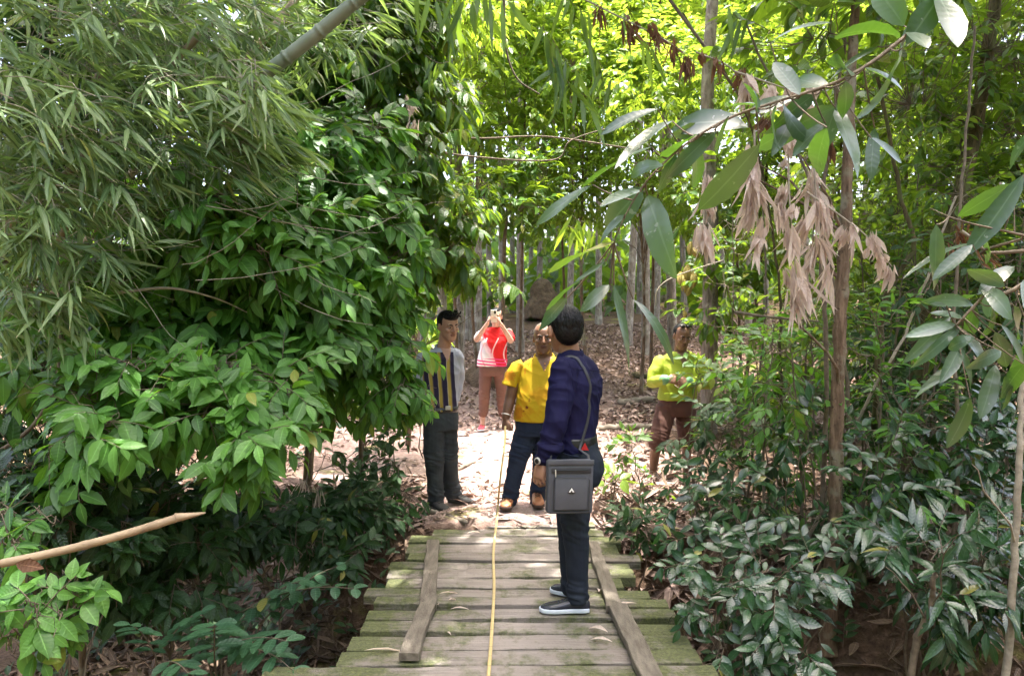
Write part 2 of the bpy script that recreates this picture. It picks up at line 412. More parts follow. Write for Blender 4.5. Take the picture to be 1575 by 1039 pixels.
# ------------------------------------------------------------------ leaf litter lying on the ground
FEET = [(-.62, 6.3), (-.5, 6.55), (-.05, 6.2), (.2, 6.25), (-.4, 9.8), (-.1, 9.85), (1.42, 7.55), (1.77, 7.6)]
def litter(name, mat, boxes, seed, shape, ll, lw):
    rng = np.random.default_rng(seed); L = Leaves(shape, .5)
    for (x0, x1, y0, y1, n, keep) in boxes:
        for _ in range(n):
            x, y = rng.uniform(x0, x1), rng.uniform(y0, y1)
            if not keep(x, y, rng) or any((x-a)**2+(y-b-.0)**2 < .028 for a, b in FEET): continue
            a = rng.uniform(0, 6.283); t = rng.normal(0, .33 if name != 'path_end_litter' else .12)
            l = rng.uniform(*ll)
            L.add((x, y, gnd(x, y)+rng.uniform(.004, .035)), (math.cos(a), math.sin(a), t), V3(*rng.normal(0, .4, 2), 1), l, l*rng.uniform(*lw), rng.uniform(0, 1), rng.uniform(-.9, 1.3), rng.normal(0, .6))
    return tag(L.build(name, mat), kind='stuff')
onpath = lambda x, y: -2.2 < x+.3-.1*math.sin(y) < 1.05
litter('leaf_litter', LITTER, [
    (-4, 6, 6.2, 11, 9000, lambda x, y, r: (not onpath(x, y)) or r.random() < .16),
    ], 5, 'dry', (.06, .14), (.35, .6))
litter('hill_litter', LITTER, [(-7, 12, 10, 20, 26000, lambda x, y, r: True)], 15, 'far', (.05, .12), (.4, .7))
litter('bamboo_litter', LITTER_DARK, [
    (-3.6, -.8, 2.3, 7.4, 6600, lambda x, y, r: True), (.8, 4.4, 2.3, 7.4, 6200, lambda x, y, r: True)], 6, 'lance', (.10, .26), (.10, .22))
litter('bank_litter', LITTER, [(.75, 2.2, 4.7, 7.6, 1500, lambda x, y, r: True), (-1.6, 1.6, 6.4, 7.4, 300, lambda x, y, r: True)], 7, 'lance', (.10, .30), (.10, .25))
litter('path_end_litter', LITTER, [(-1.6, 1.6, 5.8, 6.6, 700, lambda x, y, r: True)], 8, 'lance', (.05, .15), (.10, .28))

# ------------------------------------------------------------------ the plank bridge
pm, ns, ls, b = newmat('mossy_weathered_plank')
oi = node(ns, 'ShaderNodeObjectInfo'); co = coords(ns, ls); va = node(ns, 'ShaderNodeVectorMath', operation='ADD')
ls.new(co, va.inputs[0]); rv = node(ns, 'ShaderNodeCombineXYZ'); ls.new(math_(ns, ls, 'MULTIPLY', oi.outputs['Random'], 37), rv.inputs[0]); ls.new(math_(ns, ls, 'MULTIPLY', oi.outputs['Random'], 11), rv.inputs[1])
ls.new(rv.outputs[0], va.inputs[1])
st = node(ns, 'ShaderNodeMapping'); ls.new(va.outputs[0], st.inputs[0]); st.inputs['Scale'].default_value = (1.3, 34, 34)
grain = noise_tex(ns, ls, 2.2, 9, st.outputs[0], .68); blot = noise_tex(ns, ls, 4.5, 6, va.outputs[0], .6); fine = noise_tex(ns, ls, 60, 5, va.outputs[0], .7)
base = ramp(ns, ls, grain, [(.32, (.028, .023, .019)), (.46, (.125, .110, .096)), (.62, (.23, .207, .186)), (.80, (.39, .36, .335))])
base = mixc(ns, ls, ramp(ns, ls, blot, [(.42, 0.0), (.70, .75)]), base, (.15, .125, .10))
base = mixc(ns, ls, math_(ns, ls, 'MULTIPLY', oi.outputs['Random'], .5), base, (.285, .245, .215))
spz = node(ns, 'ShaderNodeSeparateXYZ'); ls.new(co, spz.inputs[0])
ax_ = math_(ns, ls, 'ABSOLUTE', spz.outputs[0])
base = mixc(ns, ls, math_(ns, ls, 'MULTIPLY', math_(ns, ls, 'SUBTRACT', .55, ax_, clamp=True), .85), base, (.40, .345, .32))
edge_ = math_(ns, ls, 'MULTIPLY', math_(ns, ls, 'SUBTRACT', ax_, .40), .26, clamp=True)     # moss grows where nobody treads
mo = math_(ns, ls, 'ADD', noise_tex(ns, ls, 3.2, 7, va.outputs[0], .7), edge_)
mo = ramp(ns, ls, mo, [(.475, 0.0), (.60, 1.0)])
mc = ramp(ns, ls, fine, [(.3, (.026, .038, .010)), (.55, (.085, .105, .026)), (.8, (.20, .21, .06))])
base = mixc(ns, ls, math_(ns, ls, 'MULTIPLY', mo, .8), base, mc)
ls.new(base, b.inputs['Base Color']); b.inputs['Roughness'].default_value = .85; b.inputs['Specular IOR Level'].default_value = .3
bump(ns, ls, b, math_(ns, ls, 'ADD', math_(ns, ls, 'MULTIPLY', grain, 1.3), math_(ns, ls, 'ADD', fine, math_(ns, ls, 'MULTIPLY', mo, .6))), .9, .012)
PLANK = pm
BEAM = mk('dark_beam_wood', (.05, .038, .028), (.02, .015, .011), 9, .9, .6, (1, 12, 12))  # plain dark brown tone for the beams under the deck
bridge = empty('wooden_bridge', (0, 4.6, 0), 'weathered mossy plank footbridge over the dry gully, with loose runner boards on top', 'bridge')
def pl_edge(py): return 1.0*P(CX, py, 1)[2] and (EYE/(-(P(0, py, 1)[2]-EYE)))      # depth where the deck is seen at row py
# planks as (row of near edge, row of far edge, left x, right x) in the photo; each a board at its own depth
rows = [(1062, 1019, 395, 1112), (1020, 995, 516, 1081), (996, 971, 533, 1068), (971, 951, 553, 1046), (951, 934, 562, 1040), (934, 919, 576, 1032), (919, 904, 556, 1001),
        (904, 889, 594, 962), (889, 875, 596, 975), (875, 862, 597, 972), (862, 849, 628, 985), (849, 834, 626, 949), (834, 823, 628, 957), (823, 812, 664, 930), (812, 803, 690, 920), (803, 795, 716, 915)]
rng = np.random.default_rng(11)
def board(name, a, bb, w0, w1, th, parent, z0=0.0, wob=.014, nseg=26):
    """a sawn board from a to bb (deck points) with uneven edges and split ends"""
    a = np.asarray(a, float); bb = np.asarray(bb, float); d = unit(bb-a); s = unit(np.cross(V3(0, 0, 1), d)); L = np.linalg.norm(bb-a)
    t = np.linspace(0, 1, nseg); ca = (a+bb)/2; k1 = rng.uniform(0, 9); rings = []
    for i, f in enumerate(t):
        w = (w0+(w1-w0)*f)/2; e1 = wob*mnoise.noise((f*L*6, k1, 0)); e2 = wob*mnoise.noise((f*L*6, k1+5, 0)); zz = .008*mnoise.noise((f*L*1.5, k1, 3))
        en = .012*rng.uniform(-1, 1) if i in (0, nseg-1) else 0
        ctr = a+d*(L*f+en)-ca
        rings.append([ctr+s*(w+e1)+V3(0, 0, zz), ctr+s*(w*.93+e1)+V3(0, 0, zz+.004), ctr+s*w*.3+V3(0, 0, zz+.006+.003*mnoise.noise((f*9, k1, 7))), ctr-s*w*.3+V3(0, 0, zz+.005), ctr-s*(w*.93+e2)+V3(0, 0, zz+.004), ctr-s*(w+e2)+V3(0, 0, zz), ctr-s*(w+e2)+V3(0, 0, zz-th), ctr+s*(w+e1)+V3(0, 0, zz-th)])
    m = MB(); n = 8; vs = np.array(rings).reshape(-1, 3); fs = []
    for i in range(nseg-1):
        for j in range(n):
            fs.append((i*n+j, i*n+(j+1) % n, (i+1)*n+(j+1) % n, (i+1)*n+j))
    fs.append(tuple(range(n))[::-1]); fs.append(tuple((nseg-1)*n+j for j in range(n)))
    m.add(vs, fs); o = m.build(name, PLANK, parent, smooth_=False)
    o.location = ca+V3(0, 0, z0)-np.array(parent.location); return o
for i, (n_, f_, xl, xr) in enumerate(rows):
    yn, yf = pl_edge(n_), pl_edge(f_); ym = (yn+yf)/2; w = (yf-yn)-.020*rng.uniform(.4, 1.8)
    xa = (xl-CX)/FPX*ym; xb = (xr-CX)/FPX*ym; sk = rng.normal(0, .012)
    board('plank', (xa, ym-sk, 0), (xb, ym+sk, 0), w*rng.uniform(.96, 1.02), w*rng.uniform(.96, 1.02), rng.uniform(.045, .06), bridge, rng.normal(-.008, .010)-(.03 if i > 13 else 0))
def deck(px, py, z=0.0):
    v = P(px, py, 1)-V3(0, 0, EYE); return V3(0, 0, EYE)+v*((z-EYE)/v[2])
RUNNER = mk('dark_weathered_board', (.17, .145, .115), (.075, .062, .046), 3, .9, .7, (9, 2.2, 9), detail=8, bscale=22)
def runner(p, q, w0, w1, label):
    a = deck(*p, .045); b_ = deck(*q, .045); o = board('runner_board', a, b_, w0, w1, .034, bridge, 0, .010); o['label'] = label; o.data.materials[0] = RUNNER
runner((628, 1006), (659, 924), .092, .090, 'split grey runner board near the camera on the left')
runner((658, 930), (666, 830), .092, .085, 'mossy runner board lying further along on the left')
runner((912, 832), (946, 932), .075, .088, 'narrow mossy runner board beyond the shoe on the right')
runner((949, 928), (1010, 1050), .10, .105, 'long grey runner board near the camera on the right')
for x in (-.62, .02, .66):
    m = MB(); m.tube([(x, -1.35, -.115), (x+.03, 0, -.12), (x-.02, 1.52, -.13)], [.05, .056, .05], 10); m.build('beam', BEAM, bridge)

# dry leaves and sheaths dropped on the deck
def fallen(px, py, ang, l, w, label, mat=None, z=.012, zl=.0):
    p = deck(px, py, zl+.008); L = Leaves('dry', .55); d = V3(math.cos(ang), math.sin(ang), .05)
    L.add((0, 0, z), d, (0.1, .1, 1), l, w, .85, .5, .5); o = L.build('fallen_leaf', mat or LEAF_DRY); o.location = p
    tag(o, label, 'leaf', 'dry leaves dropped on the planks')
fallen(935, 975, 2.2, .15, .04, 'tan curled leaf on the planks left of the near right runner board')
fallen(942, 990, 2.4, .14, .03, 'thin tan leaf overlapping the runner board edge near the camera')
fallen(722, 940, 2.55, .14, .02, 'narrow pale sliver of leaf lying on the planks just left of the yellow tape')
fallen(676, 915, .5, .13, .025, 'narrow dry leaf beside the far end of the left runner board')
fallen(668, 935, 1.2, .06, .03, 'small curled leaf at the joint of the two left runner boards')
fallen(694, 980, 1.9, .09, .012, 'sliver of dry leaf on the planks right of the left runner board')
fallen(560, 1003, .25, .24, .03, 'long tan bamboo sheath at the left edge of the deck')
fallen(921, 912, 1.3, .09, .035, 'pale leaf beside the heel of the dark shoe, against the right runner board')
fallen(848, 812, 1.5, .11, .04, 'pale upright-lying leaf on the far planks left of the dark jeans')
fallen(718, 822, .8, .15, .028, 'dry leaf on the far planks left of the tape')
fallen(980, 930, 3.0, .16, .022, 'thin tan sheath crossing the right runner board')
fallen(690, 925, .5, .05, .03, 'tiny crumpled leaf between the left runner boards and the tape')
# ------------------------------------------------------------------ people
def frame(yaw, pitch=0, roll=0):
    """rows: right-hand side as seen facing forward, forward, up. yaw 0 faces +x, 90 faces away from the camera"""
    y, p, r = map(math.radians, (yaw, pitch, roll))
    f = V3(math.cos(y)*math.cos(p), math.sin(y)*math.cos(p), -math.sin(p)); s = V3(math.sin(y), -math.cos(y), 0); u = np.cross(s, f)
    s, u = s*math.cos(r)+u*math.sin(r), u*math.cos(r)-s*math.sin(r)
    return np.array([s, f, u])
HEAD = [(-.120, .018, .074, .045), (-.112, .034, .088, .010), (-.095, .048, .092, -.005), (-.070, .060, .091, -.030), (-.045, .067, .088, -.065), (-.015, .071, .086, -.088),
        (.015, .074, .088, -.098), (.045, .076, .088, -.100), (.075, .071, .079, -.092), (.098, .055, .058, -.070), (.113, .032, .030, -.040), (.118, .012, .008, -.015)]
def hl(c, A, x, y, z, s=1.0): return np.asarray(c)+(A[0]*x+A[1]*y+A[2]*z)*s
def head(m, c, A, s=1.0, ears=.078):
    m.loft([(hl(c, A, 0, (fr+bk)/2, z, s), A[0]*hw*s, A[1]*(fr-bk)/2*s) for z, hw, fr, bk in HEAD], 24, 2.15)
    m.tube([hl(c, A, 0, .084, .026, s), hl(c, A, 0, .096, .004, s), hl(c, A, 0, .106, -.017, s)], [.008*s, .010*s, .013*s], 10)
    for x in (-1, 1):
        m.ball(hl(c, A, .012*x, .096, -.022, s), .0095*s, A, 10)
        m.ball(hl(c, A, .031*x, .080, .031, s), V3(.024, .012, .008)*s, A, 10)
        m.ball(hl(c, A, .043*x, .064, -.016, s), V3(.022, .024, .02)*s, A, 10)
        m.ball(hl(c, A, ears*x, -.012, -.004, s), V3(.009+(ears-.078), .020, .034)*s, A, 12)
    m.ball(hl(c, A, 0, .089, -.047, s), V3(.024, .010, .0065)*s, A, 10); m.ball(hl(c, A, 0, .087, -.059, s), V3(.020, .010, .0075)*s, A, 10)
    m.ball(hl(c, A, 0, .080, -.103, s), V3(.020, .016, .014)*s, A, 10)
def lips_test(c, A, s=1.0, fac=1):
    c = np.asarray(c)
    def f(p):
        d = np.array(p)-c; x, y, z = (d@A[0])/s, (d@A[1])/s, (d@A[2])/s
        return 1 if (abs(x) < .024-.25*abs(z+.053) and -.066 < z < -.041 and y > .084) else 0
    return f
def face_parts(body, c, A, s, brow, iris, lids=.0055):
    for x in (-1, 1):
        m = MB(); m.ball(hl(c, A, .031*x, .0775, .010, s), V3(.0145, .0105, lids)*s, A, 14); m.ball(hl(c, A, .031*x, .0835, .010, s), V3(.0062, .0058, lids*1.02)*s, A, 10, 1)
        m.build('eye', [EYEW, iris], body)
        m = MB(); m.tube([hl(c, A, .014*x, .0915, .029, s), hl(c, A, .031*x, .0915, .036, s), hl(c, A, .052*x, .078, .030, s)], [.0042*s, .0052*s, .0026*s], 8); m.build('eyebrow', brow, body)
def hand(m, w, d, n, thumb, curl=(25, 35, 25), s=1.0, spread=.12, thumb_out=.75):
    """palm from wrist w along d; n points out of the back of the hand; thumb is the side the thumb leaves from; five fingers"""
    d = unit(d); n = unit(n-d*np.dot(n, d)); t = unit(np.cross(d, n)); t = t if np.dot(t, thumb) > 0 else -t
    w = np.asarray(w, float)
    m.loft([(w-d*.02*s, t*.024*s, n*.018*s), (w+d*.015*s, t*.030*s, n*.017*s), (w+d*.05*s, t*.040*s, n*.016*s), (w+d*.085*s, t*.041*s, n*.013*s), (w+d*.095*s, t*.035*s, n*.008*s)], 14, 2.4)
    for i, (off, ln) in enumerate(((.0315, .92), (.0105, 1.04), (-.0105, .97), (-.0315, .76))):
        p = w+d*(.082-.004*abs(i-1.2))*s+t*off*s; dd = unit(d+t*(off/.03)*spread); pts = [p-dd*.012*s, p]; a = 0
        for k, sg in enumerate((.043, .027, .022)):
            a += math.radians(curl[k]*(1+.12*i)); v = dd*math.cos(a)-n*math.sin(a); p = p+v*sg*ln*s; pts.append(p)
        m.tube(pts, [.0092*s, .0092*s, .0086*s, .0078*s, .0066*s], 9)
    b = w+d*.022*s+t*.022*s; v = unit(d*.75+t*thumb_out-n*.25); v2 = unit(d*.95+t*.25-n*.35)
    m.tube([b-t*.008*s, b+v*.034*s, b+v*.034*s+v2*.030*s, b+v*.034*s+v2*.052*s-n*.006*s], [.0125*s, .0115*s, .0098*s, .0075*s], 9)
def torso(m, rings, n=28, e=2.35):
    """rings: (centre, yaw of facing, half width, half depth)"""
    out = []
    for c, yaw, hw, hd in rings:
        A = frame(yaw); out.append((c, A[0]*hw, A[1]*hd))
    m.loft(out, n, e)
def rib(*specs):
    """cloth folds: (freq xyz, amplitude) of ridged noise on warped coordinates"""
    def f(c):
        w = mnoise.noise_vector((c[0]*4.5, c[1]*4.5, c[2]*4.5)); x, y, z = c[0]+.05*w[0], c[1]+.05*w[1], c[2]+.055*w[2]
        h = 0
        for (fx, fy, fz), a, o in specs:
            v = mnoise.noise((x*fx+z*fx*.35+o, y*fy+o*.7, z*fz+x*fz*.3)); h += a*(1-2*abs(v)**.8)
        return h
    return f
def collar(name, c, A, rs, rf, h, mat, parent, open_=24, drop=.05, th=.006, flare=.016):
    """a folded shirt collar: stands round the neck, open at the front, its points hanging down"""
    vs = []; fs = []; ts = np.linspace(-(180-open_), 180-open_, 34)
    for t in ts:
        a = math.radians(t); k = smooth(60, 180-open_, abs(t)); o = A[0]*math.sin(a)*rs-A[1]*math.cos(a)*rf; n = unit(o)
        top = np.asarray(c)+o-A[2]*drop*k; hh = h*(1+.75*smooth(110, 180-open_, abs(t)))
        vs += [top-n*th, top+n*th*.4, top+n*(th*.6+flare)-A[2]*hh, top+n*(flare-th)-A[2]*hh]
    for i in range(len(ts)-1):
        for j in range(4): fs.append((i*4+j, i*4+(j+1) % 4, i*4+4+(j+1) % 4, i*4+4+j))
    fs += [(3, 2, 1, 0), tuple(len(vs)-4+k for k in range(4))]; m = MB(); m.add(vs, fs); return m.build(name, mat, parent, bevel=.002)
def vneck(c, A, depth, half, mi=1, front=.0):
    """faces of the shirt that show the bare throat"""
    c = np.asarray(c)
    def f(p):
        d = np.array(p)-c; x, y, z = d@A[0], d@A[1], d@A[2]
        return mi if (y > front and z > -depth and abs(x) < half*(1+z/depth)+.0 and z < .08) else 0
    return f
def shoe(parent, heel, toe, mats, h=.085, w=1.0, sole=.022, ankle=None, name='shoe', lace=None, label=None):
    heel = np.asarray(heel, float); toe = np.asarray(toe, float); d = unit(V3(toe[0]-heel[0], toe[1]-heel[1], 0)); s = unit(np.cross(d, V3(0, 0, 1))); L = np.linalg.norm((toe-heel)[:2]); z0 = heel[2]
    m = MB(); rr = []
    for f, hw, tp in ((0.0, .022, .60), (.05, .032, .92), (.16, .037, 1.0), (.32, .037, 1.0), (.48, .041, .78), (.65, .046, .58), (.8, .045, .46), (.92, .034, .36), (.985, .016, .22)):
        t = sole*.6+(h-sole*.6)*tp; rr.append((heel+d*L*f+V3(0, 0, sole*.5+(t-sole*.5)/2), s*hw*w, V3(0, 0, (t-sole*.5)/2)))
    m.loft(rr, 18, 2.5)
    if ankle is not None: m.tube([heel+d*L*.2+V3(0, 0, h*.6), ankle], [.036*w, .034*w], 14)
    o = organic(m, name, mats[0], parent, .004, 3)
    if label: o['label'] = label
    m = MB(); ring0 = []
    out = [(0, 0), (.02, .026), (.1, .037), (.3, .037), (.5, .043), (.7, .049), (.85, .046), (.95, .032), (1.0, .010)]
    pts = [heel+d*L*(f*1.02-.01)+s*y*w for f, y in out[1:]]+[heel+d*L*(f*1.02-.01)-s*y*w for f, y in out[1:][::-1]]
    k = len(pts); vs = [p*V3(1, 1, 0)+V3(0, 0, z0+.001) for p in pts]+[p*V3(1, 1, 0)+V3(0, 0, z0+sole) for p in pts]
    fs = [tuple(range(k)), tuple(range(2*k-1, k-1, -1))]+[(i, i+k, (i+1) % k+k, (i+1) % k) for i in range(k)]
    m.add(vs, fs); m.build('sole', mats[1], o, bevel=.005)
    m = MB()
    for i in range(4):
        c = heel+d*L*(.40+.075*i); zt = z0+sole*.6+(h-sole*.6)*np.interp(.40+.075*i, (.32, .48, .65), (1.0, .78, .58))
        m.tube([c-s*.020+V3(0, 0, zt-.006), c+V3(0, 0, zt+.002), c+s*.020+V3(0, 0, zt-.006)], .0034, 6)
    m.build('laces', lace or mats[0], o)
    return o
def blots(ns, ls, co, pts):
    """mask: 1 inside soft-edged blots (x, y, z, r)"""
    tot = None
    wob = noise_tex(ns, ls, 45, 4, co, .7)
    for (x, y, z, r) in pts:
        d = node(ns, 'ShaderNodeVectorMath', operation='DISTANCE'); ls.new(co, d.inputs[0]); d.inputs[1].default_value = (x, y, z)
        k = math_(ns, ls, 'LESS_THAN', math_(ns, ls, 'ADD', d.outputs['Value'], math_(ns, ls, 'MULTIPLY', math_(ns, ls, 'SUBTRACT', wob, .5), r*2.2)), r)
        tot = k if tot is None else math_(ns, ls, 'MAXIMUM', tot, k)
    return tot

EYEW = mk('eye_white', (.30, .26, .24), (.26, .23, .21), 20, .3, 0); IRIS = mk('dark_iris', (.012, .008, .006), (.01, .007, .005), 20, .15, 0)
HAIR = mk('black_hair', (.003, .003, .0035), (.008, .0075, .0085), 60, .40, .4, (1, 1, .3), spec=.2)
HAIR_GREY = mk('greying_hair', (.33, .31, .30), (.08, .07, .07), 70, .6, .5)
SKIN_TAN = mk('tan_skin', (.36, .195, .125), (.28, .14, .088), 14, .5, .12, sss=.08); SKIN_BROWN = mk('brown_skin', (.20, .098, .058), (.145, .068, .040), 14, .45, .12, sss=.05)
SKIN_FAIR = mk('fair_skin', (.60, .38, .29), (.52, .31, .23), 14, .5, .1, sss=.1); SKIN_DEEP = mk('deep_brown_skin', (.22, .115, .07), (.165, .08, .048), 14, .45, .12, sss=.05)
SKIN_PINKTAN = mk('warm_skin', (.45, .26, .18), (.36, .19, .13), 14, .5, .1, sss=.08)
LIP = mk('lips', (.24, .095, .075), (.20, .08, .06), 20, .4, 0); LIP_DARK = mk('dark_lips', (.12, .045, .035), (.10, .04, .03), 20, .4, 0)
BLACK_LEATHER = mk('black_leather', (.014, .014, .016), (.008, .008, .009), 30, .35, .2); METAL = mk('brushed_metal', (.55, .52, .46), (.42, .4, .36), 30, .3, .1)
DENIM_BLACK = mk('blue_black_denim', (.011, .015, .025), (.022, .029, .043), 6, .85, .35, bscale=260, dist=.002, spec=.2); DENIM_NAVY = mk('dark_navy_denim', (.008, .013, .030), (.018, .027, .052), 6, .8, .35, bscale=260, dist=.002, spec=.25)
DENIM_GREY = mk('washed_black_denim', (.022, .027, .032), (.052, .060, .066), 7, .85, .35, bscale=260, dist=.002, spec=.2)

# ---- the man in the navy shirt on the bridge, seen from behind and to the side
D = 4.22; ROOT = V3(deck(880, 930)[0], D, 0.007)
def q(px, py, dy=0): return P(px, py, D+dy)-ROOT
navy = MB(); hc = q(868, 508, .0); A = frame(110, 4); HS = 1.05
head(navy, hc, A, HS, .086)
navy.tube([q(872, 520), q(877, 548, .0), q(882, 575, 0)], [.056, .060, .07], 16)
ls_, rs_ = q(868, 572, -.15), q(882, 566, .17)
lw_, rw_ = q(836, 706, -.20), q(848, 700, .17)
le_, re_ = q(857, 645, -.215), q(866, 640, .20)
for a_, b_, c_ in ((ls_, le_, lw_), (rs_, re_, rw_)): navy.tube([a_, b_, c_], [.045, .038, .028], 12)
torso(navy, [(q(884, 560), 150, .10, .08), (q(886, 590), 150, .14, .10), (q(886, 650), 155, .12, .09), (q(884, 690), 160, .13, .10)])
for dy, x0 in ((-.075, 885), (.085, 880)):
    navy.tube([q(884, 690, dy), q(x0-1, 795, dy), q(x0+5, 915, dy)], [.07, .05, .035], 12)
hand(navy, q(835, 709, -.205), q(824, 748, -.215)-q(836, 706, -.20), V3(-.75, -.65, .1), V3(-.2, .75, 0), (18, 42, 30), 1.02)
hand(navy, q(847, 703, .17), V3(-.1, .05, -1), V3(-.4, .8, .1), V3(-1, 0, 0))
nb = organic(navy, 'person', [SKIN_TAN, LIP], None, .0042, 3, face_mat=lips_test(hc, A, HS), loc=ROOT)
tag(nb, 'man in a navy long-sleeved shirt standing on the bridge with his back half turned', 'person')
# hair: combed-back black, full over the back of the head
m = MB(); m.ball(hl(hc, A, 0, -.026, .040, HS), V3(.087, .098, .094)*HS, A, 30); m.ball(hl(hc, A, 0, -.056, .0, HS), V3(.079, .064, .082)*HS, A, 26); m.ball(hl(hc, A, .018, .01, .088, HS), V3(.070, .080, .046)*HS, A, 24)
m.ball(hl(hc, A, 0, .035, .085, HS), V3(.066, .056, .040)*HS, A, 20)
rng = np.random.default_rng(3)
for i in range(230):
    az = rng.uniform(-math.pi, math.pi); pts = []
    r0 = rng.uniform(.97, 1.06); e0 = rng.uniform(.2, 1.5); e1 = e0-rng.uniform(.5, 1.1)
    for e_ in np.linspace(e0, max(-.72 if abs(az) > 1.9 else -.15, e1), 6):
        pts.append(hl(hc, A, math.sin(az)*math.cos(e_)*.088*r0, -.022+math.cos(az)*math.cos(e_)*.098*r0, .034+math.sin(e_)*.098*r0, HS))
        az += rng.normal(.0, .04)
    if math.cos(az) > .62 and e0 < .75: continue
    m.tube(pts, [.003, .0046, .005, .0046, .004, .0022], 6)
organic(m, 'hair', HAIR, nb, .003, 2, rib(((130, 130, 22), .0020, 0)))
# shirt
m = MB(); torso(m, [(q(879, 546, .005), 152, .070, .062), (q(882, 553, .005), 150, .115, .078), (q(884, 565, .0), 148, .170, .098), (q(886, 585), 148, .192, .117), (q(886, 612), 150, .180, .117), (q(885, 640), 154, .158, .110), (q(884, 662), 158, .152, .110), (q(884, 680), 160, .160, .118), (q(884, 690), 160, .160, .118)])
for a_, b_, c_, o_ in ((ls_, le_, lw_, -1), (rs_, re_, rw_, 1)):
    m.tube([a_+V3(0, 0, .01), (a_+b_)/2, b_, (b_+c_)/2, c_], [.069, .064, .058, .051, .040], 18)
m.tube([q(846, 687, -.205), q(842, 694, -.205), q(838, 703, -.205)], [.060, .052, .044], 16)
nc = q(877, 541, .0); An = frame(150, -10)
NAVY = mk('navy_cotton', (.0050, .0046, .029), (.0088, .0082, .047), 5, .75, .25, bscale=300, dist=.0015, spec=.2)
def nv(c):
    f = rib(((6, 6, 11), .0085, 0), ((13, 13, 17), .0042, 4), ((4, 4, 4), .005, 9))(c)
    arm = c[0] < (q(866, 640)[0]) and c[1] < -.12
    if arm: f = f*1.0+rib(((5, 5, 15), .0080, 2))(c)*(1.3 if c[2] < 1.0 else .7)
    return f
shirt_n = organic(m, 'shirt', NAVY, nb, .005, 4, nv)
collar('collar', nc+An[2]*.022, An, .068, .066, .034, NAVY, shirt_n, 30, .05)
m = MB()
for i in range(60): pass
# belt, trousers
torso(m, [(q(884, 668), 160, .1600, .1185), (q(884, 671), 160, .1625, .1205), (q(884, 679), 160, .1655, .1235), (q(884, 682), 160, .1640, .1225)], 30); m.build('belt', BLACK_LEATHER, nb)
m = MB(); torso(m, [(q(884, 676), 160, .158, .120), (q(885, 690), 160, .163, .128), (q(888, 706), 162, .168, .142), (q(889, 724), 165, .170, .145), (q(887, 742), 168, .160, .130)])
m.tube([q(889, 715, -.075), q(886, 760, -.08), q(884, 800, -.075), q(887, 850, -.07), q(888, 892, -.07), q(888, 915, -.07)], [.104, .094, .077, .067, .056, .058], 20)
m.tube([q(889, 715, .085), q(882, 760, .09), q(877, 800, .09), q(877, 850, .10), q(878, 885, .11), q(878, 901, .11)], [.104, .092, .074, .064, .055, .056], 20)
def leg_folds(z_k, z_a, a=.004):
    f1 = rib(((7, 7, 19), 1.0, 1), ((5, 5, 33), .5, 6)); f2 = rib(((8, 8, 7), .0030, 3))
    return lambda c: f2(c)+a*f1(c)*(.35+1.2*math.exp(-((c[2]-z_k)/.09)**2)+1.6*math.exp(-((c[2]-z_a)/.09)**2))
tro = organic(m, 'trousers', DENIM_BLACK, nb, .005, 3, leg_folds(.50, .09, .0042))
m = MB()
for z_ in (0,): m.tube([q(866, 697, -.175), q(878, 700, -.185), q(890, 702, -.175)], .003, 6)
m.build('pocket_seam', DENIM_NAVY, tro)
red_m = mk('red_card', (.55, .02, .025), (.45, .02, .02), 10, .5, 0); white_m = mk('white_trim', (.75, .75, .75), (.6, .6, .6), 10, .5, 0)
m = MB(); a_ = q(893, 692, -.16); m.add([a_, a_+V3(.042, 0, 0), a_+V3(.046, 0, -.004), a_+V3(.024, -.004, .042), a_+V3(0, .006, 0), a_+V3(.042, .006, 0), a_+V3(.046, .006, -.004), a_+V3(.024, .004, .042)], [(0, 1, 2, 3), (7, 6, 5, 4), (0, 4, 5, 1), (1, 5, 6, 2), (2, 6, 7, 3), (3, 7, 4, 0)])
o = m.build('red_tag', red_m, tro, smooth_=False)
SOLE_W = mk('pale_blue_white_sole', (.62, .66, .74), (.5, .55, .64), 12, .5, .1)
SHOE_N = mk('glossy_navy_leather', (.018, .020, .030), (.028, .031, .045), 12, .22, .12)
hz = .004
shoe(nb, V3(*q(907, 932, -.07)[:2], hz), V3(*q(830, 936, -.07)[:2], hz), (SHOE_N, SOLE_W), .082, 1.0, .026, q(888, 905, -.07))
shoe(nb, V3(*q(893, 915, .12)[:2], hz), V3(*q(848, 912, .24)[:2], hz), (SHOE_N, SOLE_W), .082, 1.0, .026, q(878, 893, .11))
# watch
m = MB(); wc = q(834, 706.5, -.203); wd = unit(lw_-le_)
m.loft([(wc-wd*.011, unit(np.cross(wd, V3(0, 1, 0)))*.0375, V3(0, .035, 0)), (wc+wd*.011, unit(np.cross(wd, V3(0, 1, 0)))*.0365, V3(0, .034, 0))], 20); 
watch = m.build('watch', BLACK_LEATHER, nb)
m = MB(); fc = wc+V3(-.024, -.030, 0); fn = unit(V3(-.62, -.78, 0)); fu = unit(np.cross(fn, V3(0, 0, 1)))
m.loft([(fc, fu*.019, V3(0, 0, .019)), (fc+fn*.010, fu*.019, V3(0, 0, .019))], 20); m.build('watch_case', METAL, watch)
m = MB(); m.loft([(fc+fn*.0101, fu*.014, V3(0, 0, .014)), (fc+fn*.0115, fu*.013, V3(0, 0, .013))], 18); m.build('watch_dial', BLACK_LEATHER, watch)

